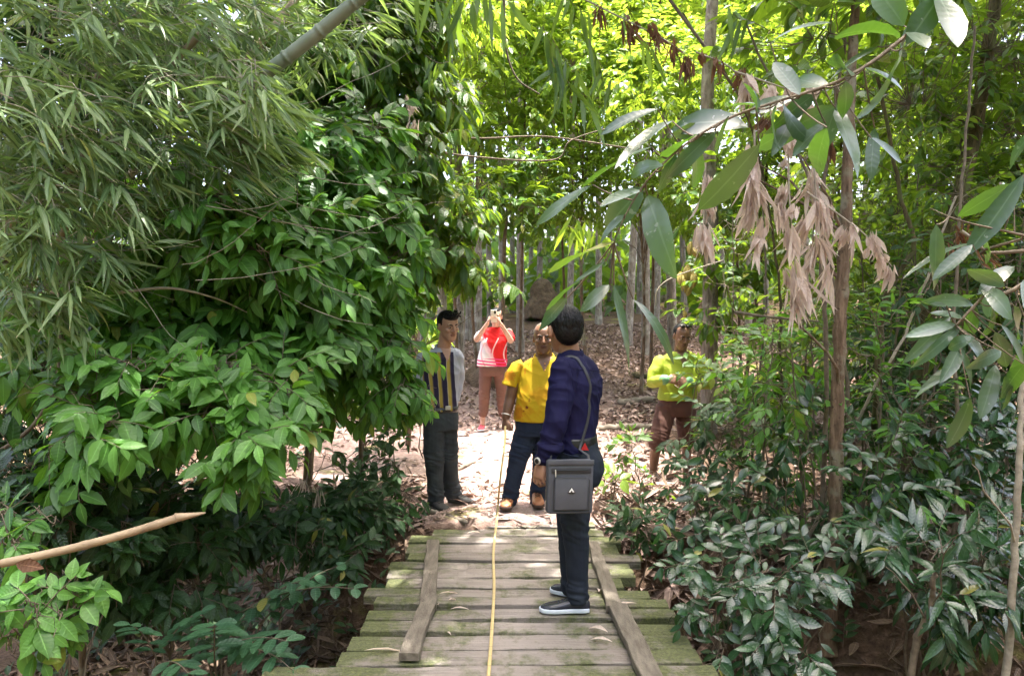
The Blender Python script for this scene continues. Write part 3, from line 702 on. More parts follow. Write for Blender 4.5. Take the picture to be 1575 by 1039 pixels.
# ---- the shoulder bag
BAG = mk('grey_synthetic_leather', (.052, .057, .072), (.075, .080, .098), 9, .5, .3, bscale=220, dist=.0015)
BAG_DK = mk('dark_bag_trim', (.022, .024, .030), (.03, .032, .04), 9, .5, .2)
bd = D-.285; bc = P(875.5, 747, bd); bw, bh, bt = 72/FPX*bd/2, 82/FPX*bd/2, .036
Ab = frame(0, 0); bax = np.array([unit(V3(1, .12, -.02)), unit(V3(-.12, 1, 0)), V3(.02, 0, 1)])
bag = MB(); bag.box((0, 0, 0), (bw, bt, bh), bax); bag = bag.build('shoulder_bag', BAG, None, bc, bevel=.014, seg=3)
tag(bag, 'dark grey flat shoulder bag with zip pockets hanging at the navy-shirted man\'s hip', 'bag')
def bp(x, z, o=0.0): return bax[0]*x*bw+bax[2]*z*bh-bax[1]*(bt+o)
m = MB(); m.box(bp(.02, -.22, .007), (bw*.74, .009, bh*.62), bax); m.build('front_pocket', BAG, bag, bevel=.008, seg=3)
m = MB(); rr_ = [bp(-.74, -.9, .018), bp(-.76, .30, .018), bp(-.68, .41, .018), bp(.70, .41, .018), bp(.79, .30, .018), bp(.79, -.9, .018)]; m.tube(rr_, .0022, 6); m.build('pocket_piping', BAG_DK, bag)
m = MB(); m.box(bp(.02, .67, .0025), (bw*.86, .004, bh*.11), bax); fl = m.build('zip_panel', BAG_DK, bag, bevel=.003)
m = MB(); m.tube([bp(-.68, .66, .008), bp(.72, .68, .008)], .0026, 6); m.build('zip', DENIM_GREY, bag)
m = MB(); m.tube([bp(-.68, .68, .010), bp(-.67, .44, .011)], .0032, 6); m.build('zip_pull', METAL, bag)
m = MB(); m.box(bp(0, .96, .003), (bw*1.0, .003, bh*.10), bax); m.build('top_flap', BAG, bag, bevel=.003)
m = MB(); m.box(bp(0, -.93, .004), (bw*.9, .004, bh*.045), bax); m.build('base_strip', BAG_DK, bag, bevel=.003)
def tri(m, c, r, o, mi=0, th=.002):
    vs = []
    for oo in (o, o+th):
        for a in (90, 210, 330): vs.append(c+bax[0]*math.cos(math.radians(a))*r*1.08+bax[2]*math.sin(math.radians(a))*r-bax[1]*oo)
    m.add(vs, [(0, 1, 2), (5, 4, 3), (0, 3, 4, 1), (1, 4, 5, 2), (2, 5, 3, 0)], mi)
BADGE_W = mk('badge_white', (.78, .78, .76), (.7, .7, .7), 20, .4, 0)
m = MB(); c_ = bp(.02, -.09, .016); tri(m, c_, .0235, 0); badge = m.build('badge', BLACK_LEATHER, bag, smooth_=False, bevel=.0012)
m = MB(); tri(m, c_+bax[2]*.0012, .0155, .0022); m.build('badge_triangle', BADGE_W, badge, smooth_=False)
m = MB(); tri(m, c_-bax[2]*.0018, .0058, .0046); m.box(c_-bax[2]*.0072-bax[1]*.0048, (.0022, .001, .004), bax); m.box(c_-bax[2]*.0135-bax[1]*.003, (.013, .001, .0014), bax); m.build('badge_mark', BLACK_LEATHER, badge, smooth_=False)
# strap, laid over the shirt
dgx = bpy.context.evaluated_depsgraph_get(); SB = BVHTree.FromObject(shirt_n, dgx)
def on_shirt(p, off=.005):
    a, n_, i, d_ = SB.find_nearest(Vector(p)); return np.array(a)+np.array(n_)*off
for nm, ln in (('armhole_seam', [q(862, 553, -.15), q(874, 562, -.20), q(879, 585, -.21), q(876, 612, -.20)]), ('yoke_seam', [q(872, 566, -.2), q(890, 569, -.14), q(908, 570, -.05), q(920, 572, .06)]), ('cuff_seam', [q(842, 695, -.26), q(848, 693, -.24), q(852, 690, -.2)])):
    m = MB(); m.tube([on_shirt(p, .0005) for p in poly(ln, 4)], .0022, 6); m.build(nm, NAVY, shirt_n)
raw = [q(893, 690, -.175), q(904, 650, -.14), q(903, 615, -.12), q(899, 585, -.11), q(893, 562, -.105), q(886, 549, -.10), q(877, 545, -.10), q(868, 552, -.10), q(860, 575, -.12), q(855, 620, -.15)]
sp_ = [on_shirt(p) for p in poly(raw, 3)]
sp_ = [q(906, 712, -.245), q(905, 700, -.22)]+sp_+[q(848, 680, -.24), q(846, 712, -.27)]
m = MB(); m.tube([np.array(p)+ROOT-bc for p in sp_], .0085, 8, flat=.28); m.build('strap', BAG_DK, bag)

# ---- the man in the yellow polo holding the tape
D = 6.26; YROOT = ROOT = V3(P(806, 790, D)[0], D, gnd(P(806, 790, D)[0], D)); 
yel = MB(); hc = q(836, 520, .02); A = frame(-92, 6); HS = 1.06
head(yel, hc, A, HS); yel.ball(hl(hc, A, 0, .045, -.09, HS), V3(.055, .04, .03), A)
yel.tube([q(836, 532, .03), q(837, 556, .06)], [.064, .075], 16)
ls_, le_, lw_ = q(796, 568, .06), q(785, 612, .05), q(778, 641, -.0)
rs_, re_, rw_ = q(876, 568, .10), q(888, 612, .12), q(890, 648, .08)
for a_, b_, c_ in ((ls_, le_, lw_), (rs_, re_, rw_)): yel.tube([a_, (a_+b_)/2, b_, (b_+c_)/2, c_], [.055, .054, .047, .044, .034], 14)
torso(yel, [(q(836, 560, .06), -90, .12, .09), (q(834, 590, .05), -90, .17, .12), (q(828, 640, .05), -92, .16, .13)])
yel.tube([q(812, 650, .06), q(796, 708, .03), q(783, 772, .02)], [.08, .055, .04], 12); yel.tube([q(840, 650, .06), q(833, 710, .10), q(825, 768, .12)], [.08, .055, .04], 12)
hand(yel, lw_+V3(0, 0, -.005), q(777, 660, -.03)-q(778, 641, -.0), V3(-.75, -.65, .1), V3(.35, -.9, 0), (62, 80, 55), 1.08, .02, .35)
hand(yel, rw_, V3(0, 0, -1), V3(.8, -.4, 0), V3(-.3, -.9, 0), (30, 40, 30), 1.05)
yb = organic(yel, 'person', [SKIN_BROWN, LIP_DARK], None, .0048, 3, face_mat=lips_test(hc, A, HS), loc=ROOT)
tag(yb, 'stocky man in a bright yellow polo shirt at the bridge end, holding the tape', 'person')
face_parts(yb, hc, A, HS, HAIR, IRIS)
m = MB(); m.ball(hl(hc, A, 0, -.050, -.005, HS), V3(.081, .058, .075)*HS, A, 20); m.ball(hl(hc, A, 0, -.035, .035, HS), V3(.079, .070, .085)*HS, A, 20); organic(m, 'hair', HAIR_GREY, yb, .005, 2, rib(((150, 150, 80), .002, 0)))
m = MB(); torso(m, [(q(837, 548, .05), -90, .072, .066), (q(837, 552, .055), -90, .125, .085), (q(836.5, 558, .06), -90, .175, .102), (q(836, 567, .06), -90, .20, .118), (q(834, 584, .05), -90, .198, .132), (q(830, 605, .04), -91, .190, .145), (q(827, 628, .04), -92, .188, .150), (q(824, 645, .05), -92, .188, .148)])
m.tube([q(806, 561, .06), q(796, 567, .06), q(788, 580, .055), q(784, 593, .05)], [.058, .064, .067, .071], 18, caps=False); m.tube([q(868, 561, .08), q(878, 567, .09), q(884, 580, .1), q(887, 592, .1)], [.058, .064, .067, .071], 18, caps=False)
nc = q(837, 548, .045); An = frame(-92, 14)
ym, ns, ls, b = newmat('yellow_polo_cloth'); co = coords(ns, ls)
cA = mixc(ns, ls, ramp(ns, ls, noise_tex(ns, ls, 6, 5, co, .65), [(.50, 0.), (.62, 1.)]), (.50, .33, .010), (.52, .27, .008))
def l3(px, py, dy=0): return tuple(q(px, py, dy))
cA = mixc(ns, ls, math_(ns, ls, 'MULTIPLY', blots(ns, ls, co, [(*l3(806, 553, -.02), .06), (*l3(803, 567, -.06), .045), (*l3(783, 578, 0), .05), (*l3(797, 633, -.05), .06)]), .75), cA, (.48, .16, .008))
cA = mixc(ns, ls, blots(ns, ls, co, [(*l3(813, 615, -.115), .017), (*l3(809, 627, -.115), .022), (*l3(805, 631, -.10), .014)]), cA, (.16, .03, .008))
ls.new(cA, b.inputs['Base Color']); b.inputs['Roughness'].default_value = .7; b.inputs['Specular IOR Level'].default_value = .25; bump(ns, ls, b, noise_tex(ns, ls, 320, 3, co), .25, .0015)
ys = organic(m, 'shirt', [ym, SKIN_BROWN], yb, .0055, 4, rib(((6, 6, 9), .0055, 0), ((12, 12, 9), .0028, 5)), vneck(nc, An, .085, .055))
collar('collar', nc+An[2]*.018, An, .082, .076, .036, ym, ys, 26, .055)
m = MB()
for i in range(3): m.ball(q(838, 559+5*i, -.075-.012*i), .0055, None, 8)
m.build('button', mk('orange_button', (.7, .3, .03), (.6, .25, .02), 10, .4, 0), ys)
m = MB(); torso(m, [(q(824, 638, .05), -92, .172, .135), (q(825, 655, .05), -92, .178, .14), (q(824, 668, .05), -92, .175, .13)])
m.tube([q(813, 655, .06), q(805, 680, .045), q(797, 706, .02), q(789, 740, .02), q(783, 772, .02)], [.105, .097, .078, .067, .060], 18)
m.tube([q(840, 655, .06), q(836, 685, .08), q(833, 712, .10), q(829, 745, .12), q(826, 772, .12)], [.103, .093, .076, .066, .060], 18)
organic(m, 'trousers', DENIM_NAVY, yb, .0055, 3, leg_folds(.48, .10, .006))
SHOE_T = mk('tan_leather', (.40, .165, .075), (.31, .115, .05), 16, .42, .2); SOLE_B = mk('dark_brown_sole', (.06, .032, .02), (.04, .022, .014), 12, .8, .2)
g0 = .012
shoe(yb, V3(*q(786, 772, .10)[:2], g0), V3(*q(776, 790, -.15)[:2], g0), (SHOE_T, SOLE_B), .10, 1.12, .024, q(784, 765, .03), lace=SOLE_B)
shoe(yb, V3(*q(824, 770, .16)[:2], g0), V3(*q(829, 785, -.09)[:2], g0), (SHOE_T, SOLE_B), .10, 1.12, .024, q(825, 762, .12), lace=SOLE_B)
m = MB(); wd = unit(lw_-le_); wc = lw_-wd*.02; u_ = unit(np.cross(wd, V3(0, 1, 0))); w_ = np.cross(wd, u_)
m.tube([wc+(u_*math.cos(t)+w_*math.sin(t))*.040 for t in np.linspace(0, 6.2, 16)], .0045, 6); m.build('bracelet', METAL, yb)
TAPE_HAND = ROOT+lw_+unit(q(777, 660, -.03)-lw_)*.085

# ---- the man in the striped shirt behind the leaves
D = 6.42; ROOT = V3(P(686, 780, D)[0], D, gnd(P(686, 780, D)[0], D))
st_ = MB(); hc = q(689, 501, .0); A = frame(-52, 14, -4); HS = 1.03
head(st_, hc, A, HS); st_.tube([q(686, 514, .03), q(682, 540, .05)], [.056, .062], 16)
ls_, le_, lw_ = q(652, 553, .04), q(646, 590, .02), q(652, 622, -.02)
rs_, re_, rw_ = q(700, 548, .08), q(704, 582, .12), q(700, 612, .08)
for a_, b_, c_ in ((ls_, le_, lw_), (rs_, re_, rw_)): st_.tube([a_, b_, c_], [.046, .038, .028], 12)
torso(st_, [(q(677, 548, .05), -70, .11, .08), (q(676, 585, .05), -72, .13, .09), (q(676, 628, .05), -72, .13, .09)])
st_.tube([q(669, 640, .03), q(668, 700, .02), q(671, 772, .02)], [.07, .05, .035], 12); st_.tube([q(688, 640, .08), q(690, 700, .12), q(697, 762, .20)], [.07, .05, .035], 12)
hand(st_, rw_, V3(-.1, -.1, -1), V3(.9, -.2, 0), V3(-.2, -1, 0), (30, 40, 30), 1.0); hand(st_, lw_, V3(.1, -.1, -1), V3(-.9, -.2, 0), V3(.2, -1, 0), (30, 40, 30), 1.0)
sb = organic(st_, 'person', [SKIN_PINKTAN, LIP], None, .0048, 3, face_mat=lips_test(hc, A, HS), loc=ROOT)
tag(sb, 'slim man in a navy and yellow striped shirt, half hidden by leaves, looking down', 'person')
face_parts(sb, hc, A, HS, HAIR, IRIS, .0048)
m = MB(); m.ball(hl(hc, A, 0, -.022, .040, HS), V3(.083, .092, .088)*HS, A, 22); m.ball(hl(hc, A, 0, .036, .092, HS), V3(.068, .056, .036)*HS, A, 18); m.ball(hl(hc, A, 0, -.06, -.01, HS), V3(.07, .05, .055)*HS, A, 16)
rng = np.random.default_rng(5)
for i in range(60):
    a = rng.uniform(-1, 1); p_ = hl(hc, A, .065*a, .04+rng.uniform(-.06, .045), .105+rng.uniform(-.01, .02), HS); m.tube([p_, p_+A[1]*.02+A[2]*.01+rng.normal(0, .008, 3)], [.008, .004], 6)
organic(m, 'hair', HAIR, sb, .004, 1, rib(((120, 120, 60), .0025, 0)))
m = MB(); torso(m, [(q(682, 535, .05), -70, .066, .060), (q(681, 540, .05), -70, .115, .074), (q(679, 549, .05), -70, .175, .096), (q(677, 566, .05), -70, .182, .112), (q(676, 592, .05), -72, .166, .112), (q(676, 620, .05), -72, .160, .110), (q(676, 631, .05), -72, .160, .110)])
for a_, b_, c_ in ((ls_, le_, lw_), (rs_, re_, rw_)): m.tube([a_, (a_+b_)/2, b_, (b_+c_)/2, c_], [.070, .066, .060, .052, .042], 16)
nc = q(683, 534, .045); An = frame(-66, 12)
sm_, ns, ls, b = newmat('striped_shirt_cloth'); co = coords(ns, ls); sx_ = node(ns, 'ShaderNodeSeparateXYZ'); ls.new(co, sx_.inputs[0])
xw = math_(ns, ls, 'ADD', sx_.outputs[0], math_(ns, ls, 'ADD', math_(ns, ls, 'MULTIPLY', sx_.outputs[2], .06), math_(ns, ls, 'MULTIPLY', noise_tex(ns, ls, 5, 2, co), .02)))
x0 = q(676, 600)[0]+.06*q(676, 600)[2]+.01
ph = math_(ns, ls, 'FRACT', math_(ns, ls, 'MULTIPLY', math_(ns, ls, 'SUBTRACT', xw, x0-1.0), 1/.074))
cs = ramp(ns, ls, ph, [(.0, (.022, .018, .045)), (.50, (.022, .018, .045)), (.54, (.36, .34, .30)), (.60, (.36, .28, .065)), (.88, (.33, .25, .055)), (.93, (.10, .08, .07))])
pan = math_(ns, ls, 'MULTIPLY', math_(ns, ls, 'LESS_THAN', math_(ns, ls, 'ABSOLUTE', math_(ns, ls, 'SUBTRACT', xw, x0+.005)), .132), math_(ns, ls, 'LESS_THAN', sx_.outputs[2], float(q(676, 541)[2])))
pan = math_(ns, ls, 'MULTIPLY', pan, math_(ns, ls, 'LESS_THAN', sx_.outputs[1], .09))
ls.new(mixc(ns, ls, pan, (.33, .345, .42), cs), b.inputs['Base Color']); b.inputs['Roughness'].default_value = .75; b.inputs['Specular IOR Level'].default_value = .2
ss = organic(m, 'shirt', [sm_, SKIN_PINKTAN], sb, .0055, 4, rib(((6, 6, 10), .006, 0), ((13, 13, 11), .003, 5)), vneck(nc, An, .10, .045))
collar('collar', nc+An[2]*.022, An, .072, .068, .040, sm_, ss, 26, .05)
m = MB(); torso(m, [(q(676, 624, .05), -72, .163, .113), (q(676, 633, .05), -72, .163, .113)], 26); bl = m.build('belt', BLACK_LEATHER, sb)
m = MB(); m.box(q(689, 627, -.055), (.022, .006, .017), frame(-72)); m.build('buckle', METAL, bl, bevel=.004)
m = MB(); torso(m, [(q(676, 627, .05), -72, .154, .105), (q(677, 645, .05), -72, .158, .115), (q(678, 660, .05), -72, .150, .11)])
m.tube([q(668, 645, .03), q(667, 690, .02), q(668, 705, .015), q(669, 740, .02), q(671, 768, .02)], [.100, .086, .082, .068, .066], 18)
m.tube([q(687, 645, .07), q(690, 688, .11), q(690, 705, .12), q(693, 735, .16), q(697, 760, .20)], [.095, .083, .078, .068, .068], 18)
organic(m, 'trousers', DENIM_GREY, sb, .0055, 3, leg_folds(.46, .12, .006))
SHOE_B = mk('black_suede', (.012, .012, .013), (.02, .02, .02), 20, .7, .3); SOLE_D = mk('dark_grey_sole', (.05, .045, .04), (.03, .03, .03), 12, .8, .1)
shoe(sb, V3(*q(661, 775, .07)[:2], g0), V3(*q(689, 790, -.16)[:2], g0), (SHOE_B, SOLE_D), .095, 1.1, .02, q(670, 764, .02))
shoe(sb, V3(*q(690, 765, .22)[:2], g0), V3(*q(730, 770, .10)[:2], g0), (SHOE_B, SOLE_D), .095, 1.1, .02, q(698, 757, .2))

# ---- the woman taking a photograph with her phone
D = 9.9; ROOT = V3(P(757, 655, D)[0], D, gnd(P(757, 655, D)[0], D)); WF = (ROOT[2])
wo = MB(); hc = q(763, 487, .0); A = frame(-96, 6); HS = .98
head(wo, hc, A, HS); wo.tube([q(763, 496, .03), q(762, 512, .05)], [.047, .058], 14)
ls_, le_, lw_ = q(743, 510, .05), q(733, 522, -.10), q(750, 497, -.25)
rs_, re_, rw_ = q(783, 510, .05), q(786, 524, -.08), q(770, 498, -.24)
for a_, b_, c_ in ((ls_, le_, lw_), (rs_, re_, rw_)): wo.tube([a_, b_, c_], [.046, .040, .026], 12)
torso(wo, [(q(763, 513, .05), -92, .11, .08), (q(760, 530, .05), -92, .13, .09), (q(758, 560, .05), -92, .13, .09)])
wo.tube([q(748, 570, .05), q(744, 610, .03), q(742, 652, .02)], [.075, .048, .033], 12); wo.tube([q(770, 570, .05), q(773, 610, .05), q(776, 648, .05)], [.075, .048, .033], 12)
hand(wo, lw_, V3(.35, -.15, 1), V3(-.6, .1, .1), V3(.8, -.8, .2), (35, 45, 35), .95); hand(wo, rw_, V3(-.35, -.15, 1), V3(.6, .1, .1), V3(-.8, -.8, .2), (35, 45, 35), .95)
wb = organic(wo, 'person', [SKIN_FAIR, LIP], None, .0055, 3, face_mat=lips_test(hc, A, HS), loc=ROOT)
tag(wb, 'woman in a red and white shirt holding a phone up before her face', 'person')
face_parts(wb, hc, A, HS, HAIR, IRIS)
m = MB(); m.ball(hl(hc, A, 0, -.025, .030, HS), V3(.084, .090, .094)*HS, A, 20); m.ball(hl(hc, A, 0, .02, .085, HS), V3(.062, .055, .036)*HS, A, 16); m.tube([hl(hc, A, -.02, -.10, .03), hl(hc, A, -.05, -.13, -.05), hl(hc, A, -.055, -.11, -.16)], [.03, .034, .012], 12)
organic(m, 'hair', HAIR, wb, .0055, 1, rib(((120, 120, 60), .002, 0)))
m = MB(); torso(m, [(q(763, 503, .05), -92, .064, .056), (q(763, 507, .05), -92, .135, .078), (q(762, 514, .05), -92, .178, .095), (q(760, 526, .04), -92, .172, .120), (q(758, 542, .04), -92, .180, .120), (q(757, 556, .05), -91, .196, .128), (q(756.5, 562, .05), -91, .198, .128)])
for a_, b_, c_ in ((ls_, le_, lw_), (rs_, re_, rw_)): m.tube([a_*.9+q(762, 515, .05)*.1, a_*.55+b_*.45, b_*.85+a_*.15], [.050, .052, .052], 16, caps=False)
wm, ns, ls, b = newmat('red_white_shirt_cloth'); co = coords(ns, ls); sx_ = node(ns, 'ShaderNodeSeparateXYZ'); ls.new(co, sx_.inputs[0])
zt, zb = float(q(0, 505)[2]), float(q(0, 562)[2])
nz = noise_tex(ns, ls, 5, 4, co, .6); xr = math_(ns, ls, 'SUBTRACT', sx_.outputs[0], float(q(759, 530)[0]))
zr = math_(ns, ls, 'DIVIDE', math_(ns, ls, 'SUBTRACT', sx_.outputs[2], zb), zt-zb)
side = math_(ns, ls, 'ADD', math_(ns, ls, 'MULTIPLY', xr, -5.0), math_(ns, ls, 'ADD', math_(ns, ls, 'MULTIPLY', zr, -1.1), math_(ns, ls, 'MULTIPLY', nz, .9)))
cr = ramp(ns, ls, side, [(.02, (.62, .018, .020)), (.22, (.66, .03, .06)), (.32, (.78, .45, .55)), (.55, (.80, .72, .76)), (.8, (.85, .82, .84))])
wv = math_(ns, ls, 'SINE', math_(ns, ls, 'MULTIPLY', math_(ns, ls, 'ADD', xr, math_(ns, ls, 'MULTIPLY', math_(ns, ls, 'SINE', math_(ns, ls, 'MULTIPLY', zr, 5)), .05)), 42))
cr = mixc(ns, ls, math_(ns, ls, 'MULTIPLY', math_(ns, ls, 'GREATER_THAN', wv, .93), math_(ns, ls, 'LESS_THAN', zr, .75)), cr, (.8, .5, .52))
hw_ = math_(ns, ls, 'SINE', math_(ns, ls, 'ADD', math_(ns, ls, 'MULTIPLY', zr, 75), math_(ns, ls, 'MULTIPLY', xr, 14)))
cr = mixc(ns, ls, math_(ns, ls, 'MULTIPLY', math_(ns, ls, 'GREATER_THAN', hw_, .1), math_(ns, ls, 'LESS_THAN', zr, .20)), cr, (.74, .06, .22))
ls.new(cr, b.inputs['Base Color']); b.inputs['Roughness'].default_value = .7; b.inputs['Specular IOR Level'].default_value = .2
organic(m, 'shirt', wm, wb, .0065, 3, rib(((7, 7, 13), .006, 0), ((13, 13, 9), .004, 5)))
m = MB(); torso(m, [(q(757, 555, .05), -91, .160, .105), (q(757, 568, .05), -91, .172, .125), (q(758, 577, .05), -91, .165, .115)])
m.tube([q(747, 574, .05), q(745, 603, .03), q(744, 625, .025), q(743, 634, .025)], [.090, .072, .064, .062], 18); m.tube([q(770, 574, .05), q(772, 603, .05), q(773, 625, .05), q(774, 634, .05)], [.098, .076, .066, .063], 18)
organic(m, 'trousers', mk('mauve_brown_cotton', (.125, .058, .042), (.16, .075, .055), 8, .8, .2), wb, .0065, 3, leg_folds(.42, .2, .005))
SHOE_P = mk('pink_shoe', (.62, .06, .10), (.7, .12, .16), 14, .45, .1)
shoe(wb, V3(*q(743, 650, .10)[:2], g0), V3(*q(738, 656, -.12)[:2], g0), (SHOE_P, SOLE_W), .065, .95, .016); shoe(wb, V3(*q(776, 648, .13)[:2], g0), V3(*q(777, 653, -.10)[:2], g0), (SHOE_P, SOLE_W), .065, .95, .016)
m = MB(); m.box((0, 0, 0), (.038, .005, .080)); ph_ = m.build('phone', mk('pale_gold_phone', (.72, .66, .56), (.68, .62, .52), 10, .3, 0), None, P(759.5, 486, D-.29), bevel=.004); ph_.rotation_euler = (.12, 0, 0)
tag(ph_, 'pale phone held upright in front of the woman\'s face', 'phone')
m = MB(); m.box((.016, -.006, .052), (.014, .002, .02)); m.build('camera_lens', BLACK_LEATHER, ph_, bevel=.001)

# ---- the man in the lime shirt to the right, looking at his hands
D = 7.6; ROOT = V3(P(1030, 735, D)[0], D, gnd(P(1030, 735, D)[0], D))
li = MB(); hc = q(1049, 517, .0); A = frame(-80, 22, 3); HS = 1.05
head(li, hc, A, HS); li.tube([q(1047, 528, .04), q(1046, 550, .07)], [.062, .07], 14)
ls_, le_, lw_ = q(1012, 557, .06), q(1004, 588, -.01), q(1024, 583, -.20)
rs_, re_, rw_ = q(1078, 557, .08), q(1085, 590, .02), q(1060, 586, -.20)
for a_, b_, c_ in ((ls_, le_, lw_), (rs_, re_, rw_)): li.tube([a_, b_, c_], [.05, .042, .03], 12)
torso(li, [(q(1046, 555, .07), -86, .13, .1), (q(1044, 585, .06), -86, .15, .12), (q(1042, 612, .06), -86, .15, .12)])
li.tube([q(1025, 625, .05), q(1013, 672, -.08), q(1007, 700, .0), q(1004, 728, .05)], [.08, .060, .052, .036], 12); li.tube([q(1054, 625, .08), q(1056, 680, .05), q(1056, 735, .1)], [.08, .055, .036], 12)
for hx, zx in ((q(1004, 733, .06), -1), (q(1056, 738, .1), 1)):
    hx = V3(hx[0], hx[1], .032); li.loft([(hx+V3(0, .06, 0), V3(.03, 0, 0), V3(0, 0, .03)), (hx+V3(.0, -.02, 0), V3(.038, 0, 0), V3(0, 0, .034)), (hx+V3(0, -.11, -.008), V3(.045, 0, 0), V3(0, 0, .02)), (hx+V3(0, -.17, -.014), V3(.036, 0, 0), V3(0, 0, .012))], 14)
hand(li, lw_, V3(1, -.25, -.05), V3(-.1, -.85, .3), V3(0, -.3, 1), (30, 35, 30), 1.02); hand(li, rw_, V3(-1, -.25, -.05), V3(.1, -.85, .3), V3(0, -.3, 1), (30, 35, 30), 1.02)
lb = organic(li, 'person', [SKIN_DEEP, LIP_DARK], None, .005, 3, face_mat=lips_test(hc, A, HS), loc=ROOT)
tag(lb, 'barefoot man in a lime green shirt and brown shorts, looking down at his hands', 'person')
face_parts(lb, hc, A, HS, HAIR, IRIS, .004)
m = MB(); m.ball(hl(hc, A, 0, -.026, .036, HS), V3(.082, .088, .088)*HS, A, 20); m.ball(hl(hc, A, 0, -.06, -.02, HS), V3(.07, .05, .05)*HS, A, 14); organic(m, 'hair', HAIR, lb, .005, 1, rib(((120, 120, 60), .003, 0)))
m = MB()
for sx in (-1, 1): m.ball(hl(hc, A, .034*sx, .030, .124, HS), V3(.030, .024, .012)*HS, A, 14)
m.tube([hl(hc, A, -.07, .03, .118), hl(hc, A, .07, .03, .118)], .005, 6)
for sx in (-1, 1): m.tube([hl(hc, A, .068*sx, .03, .118), hl(hc, A, .092*sx, -.04, .05)], .004, 6)
m.build('sunglasses', mk('black_sunglasses', (.006, .006, .008), (.008, .008, .01), 10, .08, 0), lb)
m = MB(); torso(m, [(q(1047, 540, .06), -86, .08, .07), (q(1047, 546, .06), -86, .16, .092), (q(1046, 556, .07), -86, .195, .112), (q(1045, 572, .06), -86, .197, .138), (q(1044, 590, .05), -86, .192, .152), (q(1042, 605, .05), -86, .192, .152), (q(1041, 613, .05), -86, .196, .15)])
for a_, b_, c_ in ((ls_, le_, lw_), (rs_, re_, rw_)): m.tube([a_*.92+q(1046, 560, .06)*.08, (a_+b_)/2, b_, (b_+c_)/2, c_*.9+b_*.1], [.070, .070, .066, .057, .047], 16)
LIME = mk('lime_cotton', (.285, .355, .022), (.24, .305, .018), 7, .75, .2); MINT = mk('mint_cuff', (.13, .30, .15), (.12, .27, .13), 9, .7, .1); DKC = mk('dark_collar', (.03, .035, .02), (.02, .02, .015), 9, .7, .1)
nc = q(1047, 542, .055); An = frame(-84, 16)
lsn = organic(m, 'shirt', [LIME, SKIN_DEEP], lb, .0055, 4, rib(((6, 6, 10), .006, 0), ((12, 12, 9), .003, 5)), vneck(nc, An, .11, .05))
collar('collar', nc+An[2]*.018, An, .080, .074, .036, DKC, lsn, 26, .055)
for b_, c_ in ((le_, lw_), (re_, rw_)):
    m = MB(); m.tube([c_*.86+b_*.14, c_*.98+b_*.02], [.053, .047], 16); m.build('cuff', MINT, lsn)
m = MB(); torso(m, [(q(1041, 605, .06), -86, .175, .13), (q(1040, 625, .06), -86, .18, .14), (q(1040, 638, .06), -86, .17, .13)])
m.tube([q(1024, 630, .05), q(1018, 655, -.02), q(1013, 676, -.06), q(1011, 680, -.055)], [.108, .098, .092, .090], 18); m.tube([q(1054, 630, .08), q(1056, 660, .07), q(1056, 676, .06)], [.105, .095, .09], 18)
organic(m, 'shorts', mk('brown_cotton', (.060, .020, .013), (.085, .032, .021), 8, .8, .2), lb, .006, 3, rib(((7, 7, 13), .007, 0)))
m = MB(); m.tube([P(1038, 592, D-.27), P(1046, 598, D-.30), P(1056, 590, D-.28), P(1049, 604, D-.26)], .004, 6); t_ = m.build('twig', TWIG_PALE)
tag(t_, 'thin pale twig between the fingers of the man in the lime shirt', 'twig')

# ---- the yellow measuring tape
tm, ns, ls, b = newmat('yellow_tape'); co = coords(ns, ls); s_ = node(ns, 'ShaderNodeSeparateXYZ'); ls.new(co, s_.inputs[0])
tk = math_(ns, ls, 'LESS_THAN', math_(ns, ls, 'FRACT', math_(ns, ls, 'MULTIPLY', s_.outputs[1], 10)), .05)
ls.new(mixc(ns, ls, math_(ns, ls, 'MULTIPLY', tk, .6), (.46, .355, .165), (.16, .12, .07)), b.inputs['Base Color']); b.inputs['Roughness'].default_value = .45
pts = [TAPE_HAND+V3(0, -.05, .02), TAPE_HAND+V3(-.003, -.09, -.12), deck(771, 722, .30)*V3(1, 0, 0)+V3(0, 6.06, .34), deck(766, 775, .05)+V3(0, -.02, 0), deck(764, 800, .022), deck(759, 850, .016), deck(760, 900, .016), deck(757, 960, .016), deck(751, 1040, .016), deck(742, 1100, .02)]
pp = poly(pts, 6); m = MB()
# flat ribbon with a real thickness
vs = []; fs = []
for i, p in enumerate(pp):
    t = unit(pp[min(i+1, len(pp)-1)]-pp[max(i-1, 0)]); s_ = unit(np.cross(t, V3(0, 0, 1)) if abs(t[2]) < .9 else V3(1, .3, 0)); s_ = s_ if s_[0] > 0 else -s_; n_ = np.cross(s_, t)
    w = .0088 if p[1] < 5.9 else .0085; vs += [p-s_*w-n_*.0012, p+s_*w-n_*.0012, p+s_*w+n_*.0012, p-s_*w+n_*.0012]
for i in range(len(pp)-1):
    for j in range(4): fs.append((i*4+j, i*4+(j+1) % 4, i*4+4+(j+1) % 4, i*4+4+j))
fs += [(3, 2, 1, 0), tuple(len(vs)-4+k for k in range(4))]
m.add(vs, fs); tp = m.build('measuring_tape', tm); tag(tp, 'long yellow measuring tape running along the bridge planks from the yellow-shirted man\'s hand', 'tape')
